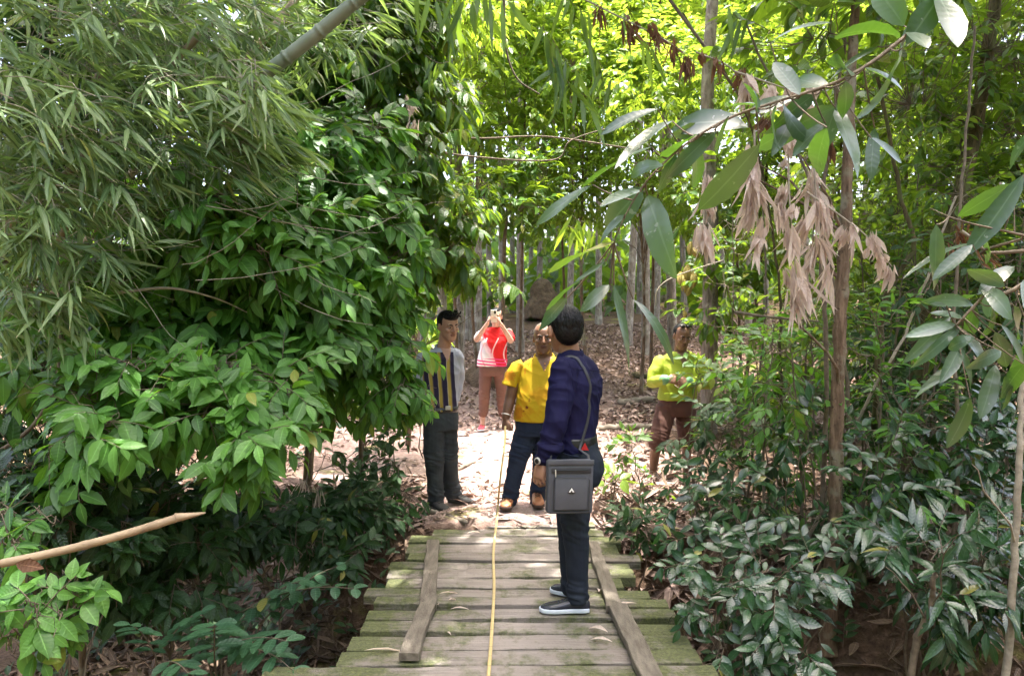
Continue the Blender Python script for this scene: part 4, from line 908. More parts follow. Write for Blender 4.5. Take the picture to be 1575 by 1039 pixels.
# ------------------------------------------------------------------ plants
def barkmat(name, c1, c2, lichen, seed=0.0):
    """furrowed bark with blotches of lichen and dark scars"""
    m, ns, ls, b = newmat(name); co = coords(ns, ls); oi = node(ns, 'ShaderNodeObjectInfo'); va = node(ns, 'ShaderNodeVectorMath', operation='ADD'); ls.new(co, va.inputs[0])
    rv = node(ns, 'ShaderNodeCombineXYZ'); ls.new(math_(ns, ls, 'MULTIPLY', oi.outputs['Random'], 50), rv.inputs[2]); ls.new(rv.outputs[0], va.inputs[1])
    st = node(ns, 'ShaderNodeMapping'); ls.new(va.outputs[0], st.inputs[0]); st.inputs['Scale'].default_value = (34, 34, 5)
    fur = noise_tex(ns, ls, 1.0, 8, st.outputs[0], .68); bl = noise_tex(ns, ls, 7, 5, va.outputs[0], .6); sc = noise_tex(ns, ls, 26, 4, va.outputs[0], .6)
    col = ramp(ns, ls, fur, [(.3, tuple(x*.35 for x in c2)), (.48, c2), (.68, c1)])
    col = mixc(ns, ls, ramp(ns, ls, bl, [(.52, 0.), (.64, .75)]), col, lichen); col = mixc(ns, ls, ramp(ns, ls, sc, [(.62, 0.), (.68, .8)]), col, tuple(x*.3 for x in c2))
    col = mixc(ns, ls, math_(ns, ls, 'MULTIPLY', oi.outputs['Random'], .45), col, tuple(x*.5 for x in c2))
    ls.new(col, b.inputs['Base Color']); b.inputs['Roughness'].default_value = .92; b.inputs['Specular IOR Level'].default_value = .2
    bump(ns, ls, b, math_(ns, ls, 'ADD', fur, math_(ns, ls, 'MULTIPLY', sc, .5)), .9, .02); return m
BARK_GREY = barkmat('pale_grey_bark', (.37, .33, .285), (.21, .18, .15), (.42, .41, .35)); BARK_BROWN = barkmat('brown_sapling_bark', (.26, .185, .13), (.135, .092, .062), (.26, .25, .19)); BARK_MOSS = barkmat('mossy_bark', (.15, .115, .06), (.085, .07, .035), (.10, .12, .045))
BAMBOO_GREEN = mk('green_bamboo_culm', (.085, .115, .075), (.17, .195, .15), 5, .45, .3, (1, 1, 1), spec=.4)
BAMBOO_TAN = mk('tan_bamboo', (.34, .255, .16), (.19, .135, .082), 9, .6, .4, (1, 1, 1), detail=8)

def fin(root, *objs):
    for o in objs: o.location = -np.asarray(root, float)
def plant(name, label, cat, root, trunk, lobes, n, mat, ll, lw, seed, nl=9, tl=.32, droop=.5, group=None, bark=TWIG, tr=(.02, .008), shape='ovate', hang=.25,
          shell=.5, up=(0, 0, 1), flat=.5, rr=(0, 1), fold=.25, branch=.006, sides=7, extra=None, fans=None):
    """root, trunk polyline (world points), lobes [(centre, radii)], n leafy twigs spread through the lobes"""
    rng = np.random.default_rng(seed); root = np.asarray(root, float)
    e = empty(name, root, label, cat, group); T = Stems(); B = Stems(); L = Leaves(shape, fold)
    tk = poly(trunk, 5) if len(trunk) > 1 else None
    if tk is not None: B.add(tk, list(tr), sides)
    for c, r in lobes:
        c = np.asarray(c, float)
        if tk is not None:
            k = int(np.argmin(np.linalg.norm(tk-(c-V3(0, 0, .5*np.linalg.norm(c-tk[-1])+.1)), axis=1)))
            T.add(curve(tk[k], c, 8, -.03*np.linalg.norm(c-tk[k]), .03, rng), [branch, branch*.4], 5)
        for _ in range(4):
            T.add(curve(c, c+rng.normal(0, .6, 3)*np.asarray(r), 6, .0, .03, rng), [branch*.5, branch*.2], 4)
    k0 = len(T.v)
    for p, d in lobes_points(lobes, n, rng, shell):
        dd = unit(d+rng.normal(0, .35, 3)+V3(0, 0, -.05))
        if fans: fan(L, T, p, unit(dd*V3(1, 1, .3)+V3(0, 0, -.15)), rng, rng.integers(5, 10), ll, lw, tl, hang=hang, rr=rr)
        else: attach(T, k0, p-dd*tl*.5, rng); spray(L, T, p-dd*tl*.5, dd, rng, rng.integers(max(3, nl-2), nl+3), ll, lw, tl*rng.uniform(.8, 1.2), droop, .0028, flat, up, rr, hang)
    if extra: extra(L, T, B, rng)
    obs = []
    if B.v: obs.append(B.build('trunk' if tr[0] > .018 else 'stem', bark, e))
    if T.v: obs.append(T.build('twigs', TWIG, e))
    f = L.build('foliage', mat, e); obs.append(f); fin(root, *obs); return e
def lob(px, py, d, rx, ry=None, rz=None):
    return (P(px, py, d), (rx, ry or rx, rz or rx*.8))
def root_at(px, d, dz=0):
    x = (px-CX)/FPX*d; return V3(x, d, gnd(x, d)+dz)
SUNNY = V3(0, -.35, 1)

# ---- left: broad-leaved shrubs leaning over the gully
UPL = (.1, -.55, .8)
r = root_at(330, 5.2)
plant('leafy_shrub', 'large leafy shrub with bright broad leaves spreading across the middle of the left side', 'shrub', r,
      [r, P(360, 700, 5.1), P(380, 520, 4.9), P(390, 380, 4.8), P(420, 280, 4.8)],
      [lob(330, 300, 4.2, .22), lob(345, 345, 4.15, .2), lob(395, 385, 4.2, .24), lob(440, 350, 4.4, .26), lob(300, 390, 4.5, .35), lob(470, 410, 4.5, .3), lob(250, 460, 4.6, .35), lob(385, 470, 4.7, .4),
       lob(180, 380, 4.8, .35), lob(330, 540, 4.8, .4), lob(220, 270, 4.7, .3), lob(450, 265, 4.9, .35), lob(530, 330, 5.0, .35), lob(590, 400, 5.1, .28), lob(560, 280, 5.2, .3), lob(450, 480, 4.9, .3), lob(270, 330, 4.5, .25), lob(230, 540, 4.4, .3), lob(470, 520, 4.7, .28), lob(130, 470, 4.4, .3), lob(320, 480, 4.5, .28), lob(90, 560, 4.3, .28), lob(500, 450, 4.9, .28), lob(500, 220, 5.1, .3), lob(560, 200, 5.3, .26), lob(610, 320, 5.4, .2)], 900, LEAF_GREEN, .158, .42, 21, 9, .30, .6, bark=BARK_BROWN, tr=(.021, .010), up=UPL, hang=.35, shell=.55)
r = root_at(110, 4.2)
plant('leafy_shrub', 'low leafy shrub with glossy bright leaf clusters reaching out above the broken bamboo pole', 'shrub', r,
      [r, P(130, 800, 4.1), P(170, 690, 3.9), P(230, 600, 3.8)],
      [lob(150, 655, 3.5, .18), lob(105, 690, 3.5, .16), lob(130, 600, 3.7, .2), lob(205, 565, 3.8, .22), lob(290, 600, 3.8, .24), lob(345, 630, 3.75, .22), lob(385, 670, 3.7, .2), lob(360, 705, 3.7, .15), lob(420, 640, 3.9, .2), lob(250, 640, 3.9, .2), lob(440, 590, 4.0, .2), lob(350, 565, 4.0, .2)],
      210, LEAF_GREEN, .150, .43, 22, 8, .24, .5, bark=BARK_BROWN, tr=(.022, .008), up=UPL, hang=.35, shell=.4, rr=(.25, 1))
r = root_at(560, 6.3)
plant('leafy_sapling', 'leafy sapling drooping broad leaves in front of the man in the striped shirt', 'sapling', r,
      [r, P(555, 700, 6.0), P(560, 560, 5.6), P(570, 440, 5.4)],
      [lob(540, 510, 5.1, .26), lob(515, 590, 5.2, .24), lob(585, 545, 5.15, .22), lob(615, 590, 5.1, .16), lob(570, 620, 5.2, .14), lob(560, 450, 5.3, .30), lob(605, 480, 5.4, .2), lob(490, 490, 5.3, .28), lob(520, 640, 5.4, .16), lob(645, 610, 5.1, .10), lob(470, 550, 5.2, .26), lob(630, 540, 5.2, .12), lob(660, 628, 5.05, .06)],
      270, LEAF_GREEN, .150, .40, 23, 9, .24, .7, bark=TWIG, tr=(.024, .008), up=UPL, hang=.55, shell=.4)
# the dark tree behind, its skirt hanging over the clearing
r = root_at(470, 7.6)
plant('overhanging_tree', 'dark leafy tree left of the path with long drooping leaves, yellow-lit along its right edge', 'tree', r,
      [r, P(480, 640, 7.5), P(500, 420, 7.2), P(520, 200, 7.0), P(540, 20, 6.9), P(560, -120, 6.9)],
      [lob(560, 120, 6.6, .7, .6, .6), lob(470, 200, 6.6, .6), lob(600, 230, 6.5, .55), lob(640, 330, 6.5, .5), lob(560, 340, 6.6, .6), lob(690, 390, 6.4, .34), lob(640, 410, 6.5, .35), lob(480, 330, 6.9, .6), lob(728, 405, 6.4, .18), lob(762, 430, 6.3, .11),
       lob(600, 60, 6.8, .6), lob(480, 60, 6.8, .6), lob(400, 140, 7.0, .6), lob(660, 160, 6.8, .38), lob(580, -60, 7, .8), lob(430, 430, 7.2, .6), lob(700, 330, 6.6, .3), lob(788, 446, 6.3, .06)],
      1500, LEAF_DEEP, .175, .33, 24, 10, .32, .8, bark=BARK_MOSS, tr=(.05, .03), up=(.2, -.3, .9), hang=.75, shell=.4, sides=9)
# dark understorey at the foot of the left side
for k, (px, d, lb, sd, lbs) in enumerate((
    (60, 6.2, 'deeply shaded shrub at the far left behind the bright clusters', 31, [(40, 600, 6.0, .6), (110, 520, 6.1, .6), (60, 720, 5.9, .5), (0, 480, 6, .6), (150, 690, 5.9, .4), (-20, 640, 6, .5)]),
    (250, 6.9, 'deeply shaded shrub behind the low leafy shrub, left of the path', 32, [(200, 600, 6.6, .5), (290, 500, 6.6, .6), (180, 500, 6.7, .5), (200, 720, 6.5, .35), (370, 450, 6.9, .5)]),
    (470, 7.2, 'dark twiggy shrub at the left edge of the path with the bright ground behind it', 33, [(440, 600, 6.9, .3), (430, 530, 6.9, .4), (500, 480, 6.9, .4), (500, 700, 6.6, .16), (560, 690, 6.5, .12), (380, 580, 6.8, .3)]))):
    r = root_at(px, d)
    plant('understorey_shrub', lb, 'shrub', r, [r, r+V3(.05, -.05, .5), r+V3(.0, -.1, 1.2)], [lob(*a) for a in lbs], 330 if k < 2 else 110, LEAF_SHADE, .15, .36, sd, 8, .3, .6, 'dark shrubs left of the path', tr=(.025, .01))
# low dark bushes along the left edge of the bridge
for k, (px, d, lb, sd, lbs, n) in enumerate((
    (560, 5.9, 'low dark bush on the bank just left of the far planks', 41, [(545, 770, 5.7, .18), (580, 795, 5.7, .12), (510, 780, 5.6, .2), (480, 800, 5.5, .2)], 80),
    (420, 5.3, 'low dark bush in the gully shade, middle of the left bank', 42, [(420, 800, 5.1, .2), (370, 815, 5.0, .2), (470, 835, 5.1, .17), (330, 800, 5.0, .2), (540, 850, 5.2, .14)], 110),
    (250, 4.4, 'dark bush behind the broken bamboo pole', 43, [(260, 770, 4.2, .22), (200, 760, 4.2, .22), (310, 830, 4.2, .2), (240, 840, 4.2, .2), (140, 780, 4.1, .2), (180, 900, 4.0, .2), (90, 880, 3.9, .2), (290, 900, 4.1, .18)], 170),
    (90, 3.7, 'dark pitted-leaved bush at the far left below the bamboo leaves', 44, [(60, 770, 3.6, .2), (110, 800, 3.5, .16), (30, 720, 3.6, .2), (150, 740, 3.7, .16), (20, 850, 3.5, .16), (180, 820, 3.7, .16)], 110))):
    r = root_at(px, d)
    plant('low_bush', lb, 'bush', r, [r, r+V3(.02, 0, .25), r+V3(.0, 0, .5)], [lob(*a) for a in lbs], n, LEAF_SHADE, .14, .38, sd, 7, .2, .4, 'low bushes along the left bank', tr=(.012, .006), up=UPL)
# bright large-leaved plant at the bottom left
r = root_at(40, 3.0)
plant('broadleaf_plant', 'plant with large glossy bright leaves in the bottom left corner', 'plant', r, [r, P(50, 1000, 2.9), P(60, 900, 2.8)],
      [lob(50, 930, 2.7, .10), lob(100, 945, 2.75, .08), lob(30, 975, 2.7, .10), lob(110, 905, 2.8, .06), lob(15, 925, 2.8, .08), lob(120, 985, 2.8, .06)], 26, LEAF_GREEN, .105, .52, 45, 6, .13, .3, up=(0, -.7, .7), flat=.9, rr=(.2, 1), tr=(.01, .005))
r = root_at(30, 3.3)
plant('broadleaf_plant', 'pale slender-leaved plant at the left edge beside the butt of the bamboo pole', 'plant', r, [r, P(40, 900, 3.2), P(45, 830, 3.1)],
      [lob(30, 825, 3.0, .10), lob(60, 800, 3.1, .08), lob(10, 790, 3.1, .1)], 14, LEAF_GREEN, .12, .28, 46, 6, .14, .3, up=(0, -.7, .7), tr=(.008, .004))
# pinnate plant beside the bridge
def pinnate(L, T, base, d, length, n, ll, rng, lw=.42, w0=.6):
    pts = curve(base, np.asarray(base)+unit(d)*length, 8, -length*.10); T.add(pts, [.004, .002], 5)
    for i in range(n):
        f = .2+.8*i/(n-1); b = pts[min(7, int(f*7))]; s = unit(np.cross(unit(d), V3(0, 0, 1)))
        for sg in (-1, 1): L.add(b, unit(s*sg+unit(d)*.45+V3(0, 0, -.15)+rng.normal(0, .06, 3)), unit(V3(0, -.25, 1)+rng.normal(0, .15, 3)), ll*(w0+.5*math.sin(math.pi*f*.9))*rng.uniform(.9, 1.1), ll*lw, rng.uniform(0, 1), .35, rng.normal(0, .1))
def mk_pinnate(lb, root, heads, ll, seed, lw=.42):
    rng = np.random.default_rng(seed); e = empty('pinnate_plant', root, lb, 'plant', 'pinnate-leaved plants by the bridge'); L = Leaves('oblong', .2); T = Stems()
    for px, py, d, tx, ty, td, n in heads:
        a = P(px, py, d); b_ = P(tx, ty, td); T.add(curve(root, a, 7, -.05), [.006, .004], 5); pinnate(L, T, a, b_-a, np.linalg.norm(b_-a), n, ll, rng, lw)
    fin(root, T.build('stem', TWIG, e), L.build('foliage', LEAF_FERNY, e))
mk_pinnate('fern-like plant with paired leaflets hanging over the gully just left of the nearest planks', root_at(330, 4.2), [(330, 1000, 4.0, 470, 890, 3.9, 7), (340, 960, 4.1, 545, 905, 4.0, 8), (320, 1010, 3.8, 440, 985, 3.6, 7), (330, 1020, 3.7, 330, 960, 3.4, 5), (400, 960, 4.1, 520, 870, 4.2, 6), (360, 1000, 3.8, 450, 1030, 3.5, 6)], .135, 51, .40)
mk_pinnate('smaller fern-like plant low in the gully, left of the larger one', root_at(230, 3.9), [(250, 1000, 3.7, 310, 940, 3.6, 6), (240, 1010, 3.6, 200, 960, 3.4, 5), (250, 1020, 3.5, 290, 1035, 3.3, 5)], .10, 52, .36)

# ---- bamboo clump, upper left
rb = root_at(-260, 5.6)
e = empty('bamboo_clump', rb, 'dense clump of feathery grey-green bamboo filling the upper left corner', 'bamboo'); L = Leaves('lance', .3); T = Stems(); rng = np.random.default_rng(61)
lobs = [lob(90, 90, 3.9, .45, .5, .4), lob(230, 60, 4.2, .45), lob(60, 250, 3.7, .4, .4, .45), lob(180, 200, 3.9, .4), lob(300, 150, 4.1, .36), lob(360, 200, 4.1, .28), lob(40, 400, 3.6, .32), lob(110, 330, 3.7, .32), lob(400, 60, 4.9, .36), lob(20, 480, 3.6, .22), lob(320, 20, 4.8, .42), lob(130, -30, 4.2, .6), lob(260, 270, 4.2, .26), lob(80, 440, 3.7, .2), lob(-60, 200, 4.0, .5), lob(400, 215, 4.1, .14), lob(520, 20, 5.0, .35), lob(60, 160, 3.5, .3)]
for p, d in lobes_points(lobs, 1000, rng, .3):
    fan(L, T, p, unit(V3(.6, -.3, .0)+rng.normal(0, .7, 3)*V3(1, 1, .5)), rng, rng.integers(4, 9), .23, .092, .18, hang=rng.uniform(.25, .95), bend=(.0, .9))
for px, py in ((395, 200), (370, 165), (410, 245), (340, 195), (430, 180)):
    for k in range(6): fan(L, T, P(px-rng.uniform(20, 110), py-rng.uniform(-25, 35), 4.0+rng.normal(0, .1)), unit(V3(1, -.1, -.12)+rng.normal(0, .12, 3)), rng, 7, .28, .10, .2, .5, hang=.35)
for k in range(16): fan(L, T, P(385+rng.uniform(-45, 12), 118+rng.uniform(-30, 25), 3.58+rng.normal(0, .05)), unit(V3(.6, -.3, -.1)+rng.normal(0, .6, 3)), rng, 6, .22, .09, .16, hang=.5)
B = Stems()
for a, b_, c_, w in (((-40, 420, 4.3), (120, 250, 4.2), (330, 30, 4.4), .024), ((-80, 330, 4.5), (90, 200, 4.6), (260, -40, 4.8), .03), ((250, 200, 5.2), (375, 95, 5.2), (470, -20, 5.4), .03), ((-60, 560, 4.4), (60, 420, 4.3), (180, 200, 4.4), .02)):
    B.add(poly([rb, (rb+P(*a))/2+V3(0, 0, .2), P(*a), P(*b_), P(*c_)], 8), [w*1.25, w, w, w*.8], 8)
for _ in range(60):
    a = P(rng.uniform(-50, 430), rng.uniform(-20, 440), rng.uniform(3.8, 4.6)); T.add(curve(a, a+V3(rng.uniform(.2, .9), rng.uniform(-.3, .2), rng.uniform(-.4, .35)), 8, .05, .01, rng), [.0025, .001], 4)
fin(rb, B.build('culm', BAMBOO_TAN, e), T.build('twigs', TWIG_PALE, e), L.build('foliage', LEAF_BAMBOO, e))
# the thick green culm leaning across the top
def culm(name, label, pts, rad, mat, node_d=.38, cat='bamboo pole', hollow_shade=False):
    pp = poly(pts, 10); seg = np.r_[0, np.cumsum(np.linalg.norm(np.diff(pp, axis=0), axis=1))]; m = MB(); n = 320
    ss = np.linspace(0, seg[-1], n); q_ = np.array([[np.interp(s, seg, pp[:, i]) for i in range(3)] for s in ss]); c0 = q_.mean(0); rr = []
    for s in ss:
        k = (s % node_d)/node_d; kk = min(k, 1-k)*node_d; rr.append(rad*(1-.10*s/seg[-1])*(1+.13*math.exp(-(kk/.008)**2)-.04*math.exp(-((kk-.02)/.010)**2)))
    m.tube(q_-c0, rr, 18, caps=True); return tag(m.build(name, mat, None, c0), label, cat)
culm('bamboo_culm', 'thick grey-green bamboo culm slanting up through the leaves at the top', [P(390, 127, 3.75), P(470, 66, 3.7), P(560, -8, 3.65), P(640, -70, 3.6)], .034, BAMBOO_GREEN, .21)
# the broken pole with its slanting split end
a, b_ = P(2, 866, 2.6), P(272, 796, 2.75); m = MB(); n = 70; ax_ = unit(b_-a); c0 = (a+b_)/2; ln = np.linalg.norm(b_-a); rr = []
for i in range(n):
    s = i/(n-1)*ln; k = min(abs(s-.27), abs(s-.52)); rr.append(.0150*(1+.14*math.exp(-(k/.010)**2)))
m.tube([a+ax_*ln*i/(n-1)+V3(0, 0, -.012*math.sin(math.pi*i/(n-1)))-c0 for i in range(n)], rr, 16, caps=False)
pole = m.build('bamboo_pole', BAMBOO_TAN, None, c0); tag(pole, 'broken tan bamboo pole jutting out over the gully at the left, its end split open', 'bamboo pole')
m = MB(); s_ = unit(np.cross(ax_, V3(0, 0, 1))); u_ = np.cross(s_, ax_); rings = []
for f in np.linspace(0, 1, 14):
    hh = .0150*(1-f)**.9+.0022; rings.append((b_+ax_*(f*.105-.004)-c0-u_*(.0150-hh)*(1-.35*f), s_*.0150*math.sqrt(max(.02, 1-f**3)), u_*hh))
m.loft(rings, 16); m.build('split_end', BAMBOO_TAN, pole)
m = MB(); m.tube([b_+ax_*.016+u_*.0100-c0-s_*.003, b_+ax_*.048+u_*.0035-c0-s_*.003, b_+ax_*.080-u_*.005-c0], [.0065, .008, .0035], 12, flat=.35, ref=u_); m.build('hollow_shade', BEAM, pole)  # solid dark inlay painting the shade inside the split end
L = Leaves('dry', .5); L.add((0, 0, 0), (.9, -.2, -.1), (0, -.9, .3), .10, .05, .1, .5, .4); o = L.build('dead_leaf', LEAF_BROWN); o.location = P(24, 866, 2.56); tag(o, 'brown dead leaf caught under the butt of the broken bamboo pole', 'leaf')

# a dark tree closing the view behind the bamboo
r = root_at(-60, 7.4)
plant('shaded_tree', 'dark shaded tree closing the view behind the bamboo at the far left', 'tree', r, [r, P(-20, 500, 7.3), P(40, 250, 7.2), P(90, 0, 7.1)],
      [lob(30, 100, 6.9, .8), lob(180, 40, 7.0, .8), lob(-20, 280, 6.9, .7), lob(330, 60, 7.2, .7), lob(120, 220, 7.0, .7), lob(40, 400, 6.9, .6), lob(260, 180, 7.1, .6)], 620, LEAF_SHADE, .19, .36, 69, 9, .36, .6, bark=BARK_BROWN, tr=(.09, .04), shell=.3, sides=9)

# ---- bamboo sprays hanging into the gap at the top
def hanging(name, label, twigs, seed, mat, ll, lw, d, group=None):
    rng = np.random.default_rng(seed); c0 = P(*twigs[0][0], d); e = empty(name, c0, label, 'bamboo', group); L = Leaves('lance', .25); T = Stems()
    for a, b_, n in twigs:
        A_, B_ = P(*a, d), P(*b_, d+.1); pts = curve(A_, B_, 7, .03); T.add(pts, [.003, .0015], 4)
        for i in range(n):
            f = (i+.5)/n; p = pts[min(6, int(f*6.99))]; L.add(p, unit(V3(rng.normal(0, .38), rng.normal(0, .3), -1)), unit(V3(rng.normal(0, .6), -1, .3)), ll*rng.uniform(.6, 1.15), ll*lw*rng.uniform(.8, 1.2), rng.uniform(0, 1), rng.uniform(-.2, .4), rng.normal(0, .4))
    fin(c0, T.build('twigs', TWIG, e), L.build('foliage', mat, e))
hanging('bamboo_spray', 'spray of long bamboo leaves hanging at the top, nearest the thick leaning culm', [((640, -20), (700, 5), 5), ((700, -10), (740, 0), 6), ((735, -15), (790, 0), 6)], 71, LEAF_BAMBOO_HANG, .36, .10, 4.6, 'hanging bamboo sprays')
hanging('bamboo_spray', 'fan of narrow bamboo leaves hanging in the middle of the gap, below the curved vine', [((835, 40), (855, 75), 6), ((850, 60), (890, 110), 8), ((845, 90), (905, 150), 8)], 72, LEAF_BAMBOO_HANG, .34, .085, 4.4, 'hanging bamboo sprays')
hanging('bamboo_spray', 'drooping bamboo spray at top right, left of the grey leathery leaves', [((870, -10), (905, 20), 6), ((905, 60), (940, 120), 7), ((960, 20), (1000, 70), 6), ((1120, 10), (1150, 30), 5)], 73, LEAF_BAMBOO_HANG, .30, .10, 4.7, 'hanging bamboo sprays')
hanging('bamboo_spray', 'small dark fan of bamboo leaves against the bright gap, right of the dark tree', [((655, 85), (690, 95), 8), ((690, 150), (720, 165), 6)], 74, LEAF_BAMBOO_HANG, .26, .12, 5.6, 'hanging bamboo sprays')
hanging('bamboo_spray', 'small yellow-lit bamboo spray hanging above the navy-shirted man\'s head', [((870, 345), (905, 350), 7), ((905, 350), (935, 365), 8), ((880, 330), (900, 340), 5)], 75, LEAF_SUN, .34, .13, 8.2, 'hanging bamboo sprays')

# ---- the tree overhead: its crown shades the bridge, one low branch hangs into the picture with leathery leaves
ro = V3(4.6, 1.6, gz(4.6, 1.6)); rng = np.random.default_rng(81)
e = empty('shade_tree', ro, 'tall tree whose low branch of large grey-green leathery leaves hangs across the upper right', 'tree')
B = Stems(); B.add(poly([ro, ro+V3(-.1, .2, 2.5), ro+V3(-.4, .3, 5), ro+V3(-1.5, .8, 7)], 8), [.16, .07], 10)
Dm = 1.75
br = poly([ro+V3(-.25, .25, 3.9), V3(2.2, 1.7, 3.6), P(1500, -45, 1.8), P(1385, 62, Dm), P(1300, 120, Dm), P(1200, 155, Dm), P(1130, 178, Dm), P(1060, 218, Dm), P(1000, 272, Dm), P(965, 325, Dm), P(944, 372, Dm)], 6)
B.add(br, [.014, .008, .005, .0037, .0032, .0027, .002, .0014], 7)
r2 = poly([ro+V3(-.2, .2, 3.2), V3(2.6, 2.2, 2.6), P(1600, 420, 2.15), P(1540, 432, 2.1), P(1470, 500, 2.1)], 6); B.add(r2, [.016, .008, .005, .003], 6)
r3 = poly([ro+V3(-.2, .2, 2.7), P(1640, 380, 2.25), P(1575, 362, 2.2), P(1480, 340, 2.2), P(1430, 320, 2.25)], 6); B.add(r3, [.014, .005, .003, .0015], 6)
L = Leaves('oblong', .22)
def big(bx, by, tx, ty, w, d=Dm, face=.42, bend=.25, tw=0.0, r_=None):
    a, t_ = P(bx, by, d+rng.normal(0, .05)), P(tx, ty, d+rng.normal(0, .10)); nr = unit(V3(rng.normal(0, .22), -face-.25, 1-face)+rng.normal(0, .12, 3))
    L.add(a, t_-a, nr, np.linalg.norm(t_-a)*.98, w/FPX*d*.9, rng.uniform(0, 1) if r_ is None else r_, bend, tw)
    k = int(np.argmin(np.linalg.norm(np.vstack([br, r2, r3])-a, axis=1))); TW.add(curve(np.vstack([br, r2, r3])[k], a, 5, .006), [.0022, .0018], 4)
TW = Stems()
for row in ((1388, 74, 1338, 198, 54), (1345, 196, 1338, 278, 24), (1285, 165, 1328, 256, 38), (1340, 212, 1392, 248, 24), (1290, 162, 1146, 226, 40, .8), (1285, 165, 1262, 236, 32), (1272, 196, 1236, 294, 44, .7), (1252, 146, 1180, 196, 36), (1152, 196, 1038, 158, 50, .35),
            (1168, 172, 1146, 126, 46, .6), (1168, 222, 1076, 338, 48, .75), (1102, 200, 1026, 268, 30), (1002, 226, 882, 274, 30, .3), (1012, 168, 916, 190, 22, .3), (1034, 186, 944, 216, 22, .3), (996, 300, 1032, 410, 56, .85), (988, 288, 932, 350, 46, .8), (912, 284, 816, 338, 24, .3),
            (945, 372, 832, 408, 26, .4), (930, 402, 832, 472, 24, .3), (872, 458, 820, 514, 32, .8), (938, 438, 892, 472, 24, .8), (944, 438, 980, 580, 24, .6), (974, 460, 1068, 538, 17, .3), (1185, 66, 1272, 6, 26, .3), (1350, 72, 1272, 106, 22, .3), (1385, 60, 1300, 12, 52, .35), (1390, 40, 1345, -30, 50, .5),
            (1420, 20, 1380, 66, 34, .4), (1455, -20, 1402, 62, 44, .8), (1230, 146, 1190, 92, 34, .4), (1120, 180, 1100, 236, 30), (1062, 216, 1094, 296, 36), (1205, 156, 1222, 232, 34, .4), (1310, 118, 1290, 66, 34, .3), (1440, -10, 1490, 50, 46, .8), (960, 330, 915, 372, 26, .4), (1075, 206, 990, 246, 30, .35), (1330, 105, 1395, 130, 30, .4), (1395, 50, 1432, 62, 30, .4), (1240, 140, 1200, 208, 30), (1225, 150, 1150, 168, 28), (1180, 165, 1120, 150, 32, .3), (1195, 160, 1170, 240, 26), (1275, 135, 1225, 118, 30, .3), (1140, 180, 1080, 176, 34, .3), (1090, 205, 1040, 190, 30, .3), (1040, 236, 1010, 300, 28, .7), (1270, 190, 1210, 232, 28), (1300, 125, 1310, 190, 28, .7), (1020, 255, 950, 250, 26, .3), (985, 292, 930, 300, 24, .4)):
    big(*row[:5], Dm, row[5] if len(row) > 5 else .42, rng.uniform(.1, .9), rng.normal(0, .8))
for row in ((1575, 268, 1494, 396, 36, 2.2), (1560, 282, 1466, 334, 30, 2.2), (1440, 345, 1440, 452, 32, 2.2), (1500, 374, 1394, 380, 13, 2.15), (1496, 376, 1434, 428, 24, 2.15), (1532, 432, 1520, 486, 28, 2.1), (1525, 470, 1530, 520, 26, 2.1), (1456, 470, 1396, 462, 22, 2.1), (1462, 486, 1408, 548, 22, 2.1), (1478, 500, 1412, 560, 22, 2.1), (1470, 560, 1412, 604, 22, 2.1),
            (1482, 515, 1466, 580, 26, 2.1), (1532, 560, 1514, 642, 30, 2.1), (1556, 580, 1546, 632, 24, 2.1), (1492, 612, 1474, 682, 26, 2.1), (1498, 470, 1442, 440, 24, 2.1), (1540, 500, 1586, 560, 28, 2.1), (1510, 440, 1562, 470, 28, 2.1), (1480, 505, 1520, 556, 26, 2.1), (1575, 430, 1600, 500, 30, 2.1), (1590, 200, 1536, 262, 26, 2.3), (1500, 346, 1540, 400, 30, 2.2), (1470, 498, 1410, 506, 22, 2.1), (1460, 505, 1440, 570, 24, 2.1), (1520, 450, 1470, 452, 26, 2.1), (1545, 440, 1500, 410, 26, 2.1), (1480, 490, 1430, 475, 22, 2.12), (1500, 520, 1450, 530, 24, 2.12), (1540, 540, 1490, 560, 26, 2.1), (1560, 470, 1575, 530, 28, 2.1), (1500, 470, 1485, 530, 26, 2.05), (1575, 560, 1540, 600, 26, 2.1), (1480, 540, 1500, 600, 24, 2.1), (1530, 510, 1560, 570, 28, 2.1), (1450, 490, 1400, 520, 22, 2.15), (1560, 410, 1510, 432, 26, 2.1), (1590, 520, 1560, 590, 30, 2.1)):
    big(*row[:5], row[5], rng.uniform(.2, .7), rng.uniform(.1, .7), rng.normal(0, .6))
fb = [B.build('trunk', TWIG, e), TW.build('twigs', TWIG, e), L.build('hanging_leaves', LEAF_BIG, e)]
L = Leaves('far', .25); T = Stems()
cl = [((x, y, z), (1.5, 1.4, .8)) for x, y, z in ((-3.6, 3.2, 7.6), (-1.2, 3.0, 7.8), (1.0, 3.4, 7.5), (3.2, 3.6, 7.4), (5.2, 4.0, 7.3), (-4.8, 4.9, 7.8), (-2.6, 4.8, 7.9), (-.4, 4.75, 8.0), (1.6, 4.8, 7.9), (3.8, 5.2, 7.7), (5.8, 5.6, 7.6), (-5.6, 3.4, 7.6), (4.2, 6.8, 7.8), (5.6, 7.2, 7.8), (3.7, 5.8, 7.9), (7.0, 6.0, 7.6), (6.6, 8.4, 8.0), (4.9, 8.4, 8.1), (-5.8, 6.4, 8.0), (-3.4, 6.2, 8.1), (-4.4, 6.2, 8.2))]
for p, d in lobes_points(cl, 3500, rng, .2): spray(L, None, p, d, rng, 7, .30, .42, .42, .4, hang=.15, flat=1.0)
for c, rr_ in cl: T.add(curve(ro+V3(-1.5, .8, 7), c, 8, -.2, .05, rng), [.05, .02], 6)
fb += [T.build('limbs', TWIG, e), L.build('crown', LEAF_DEEP, e)]; fin(ro, *fb)

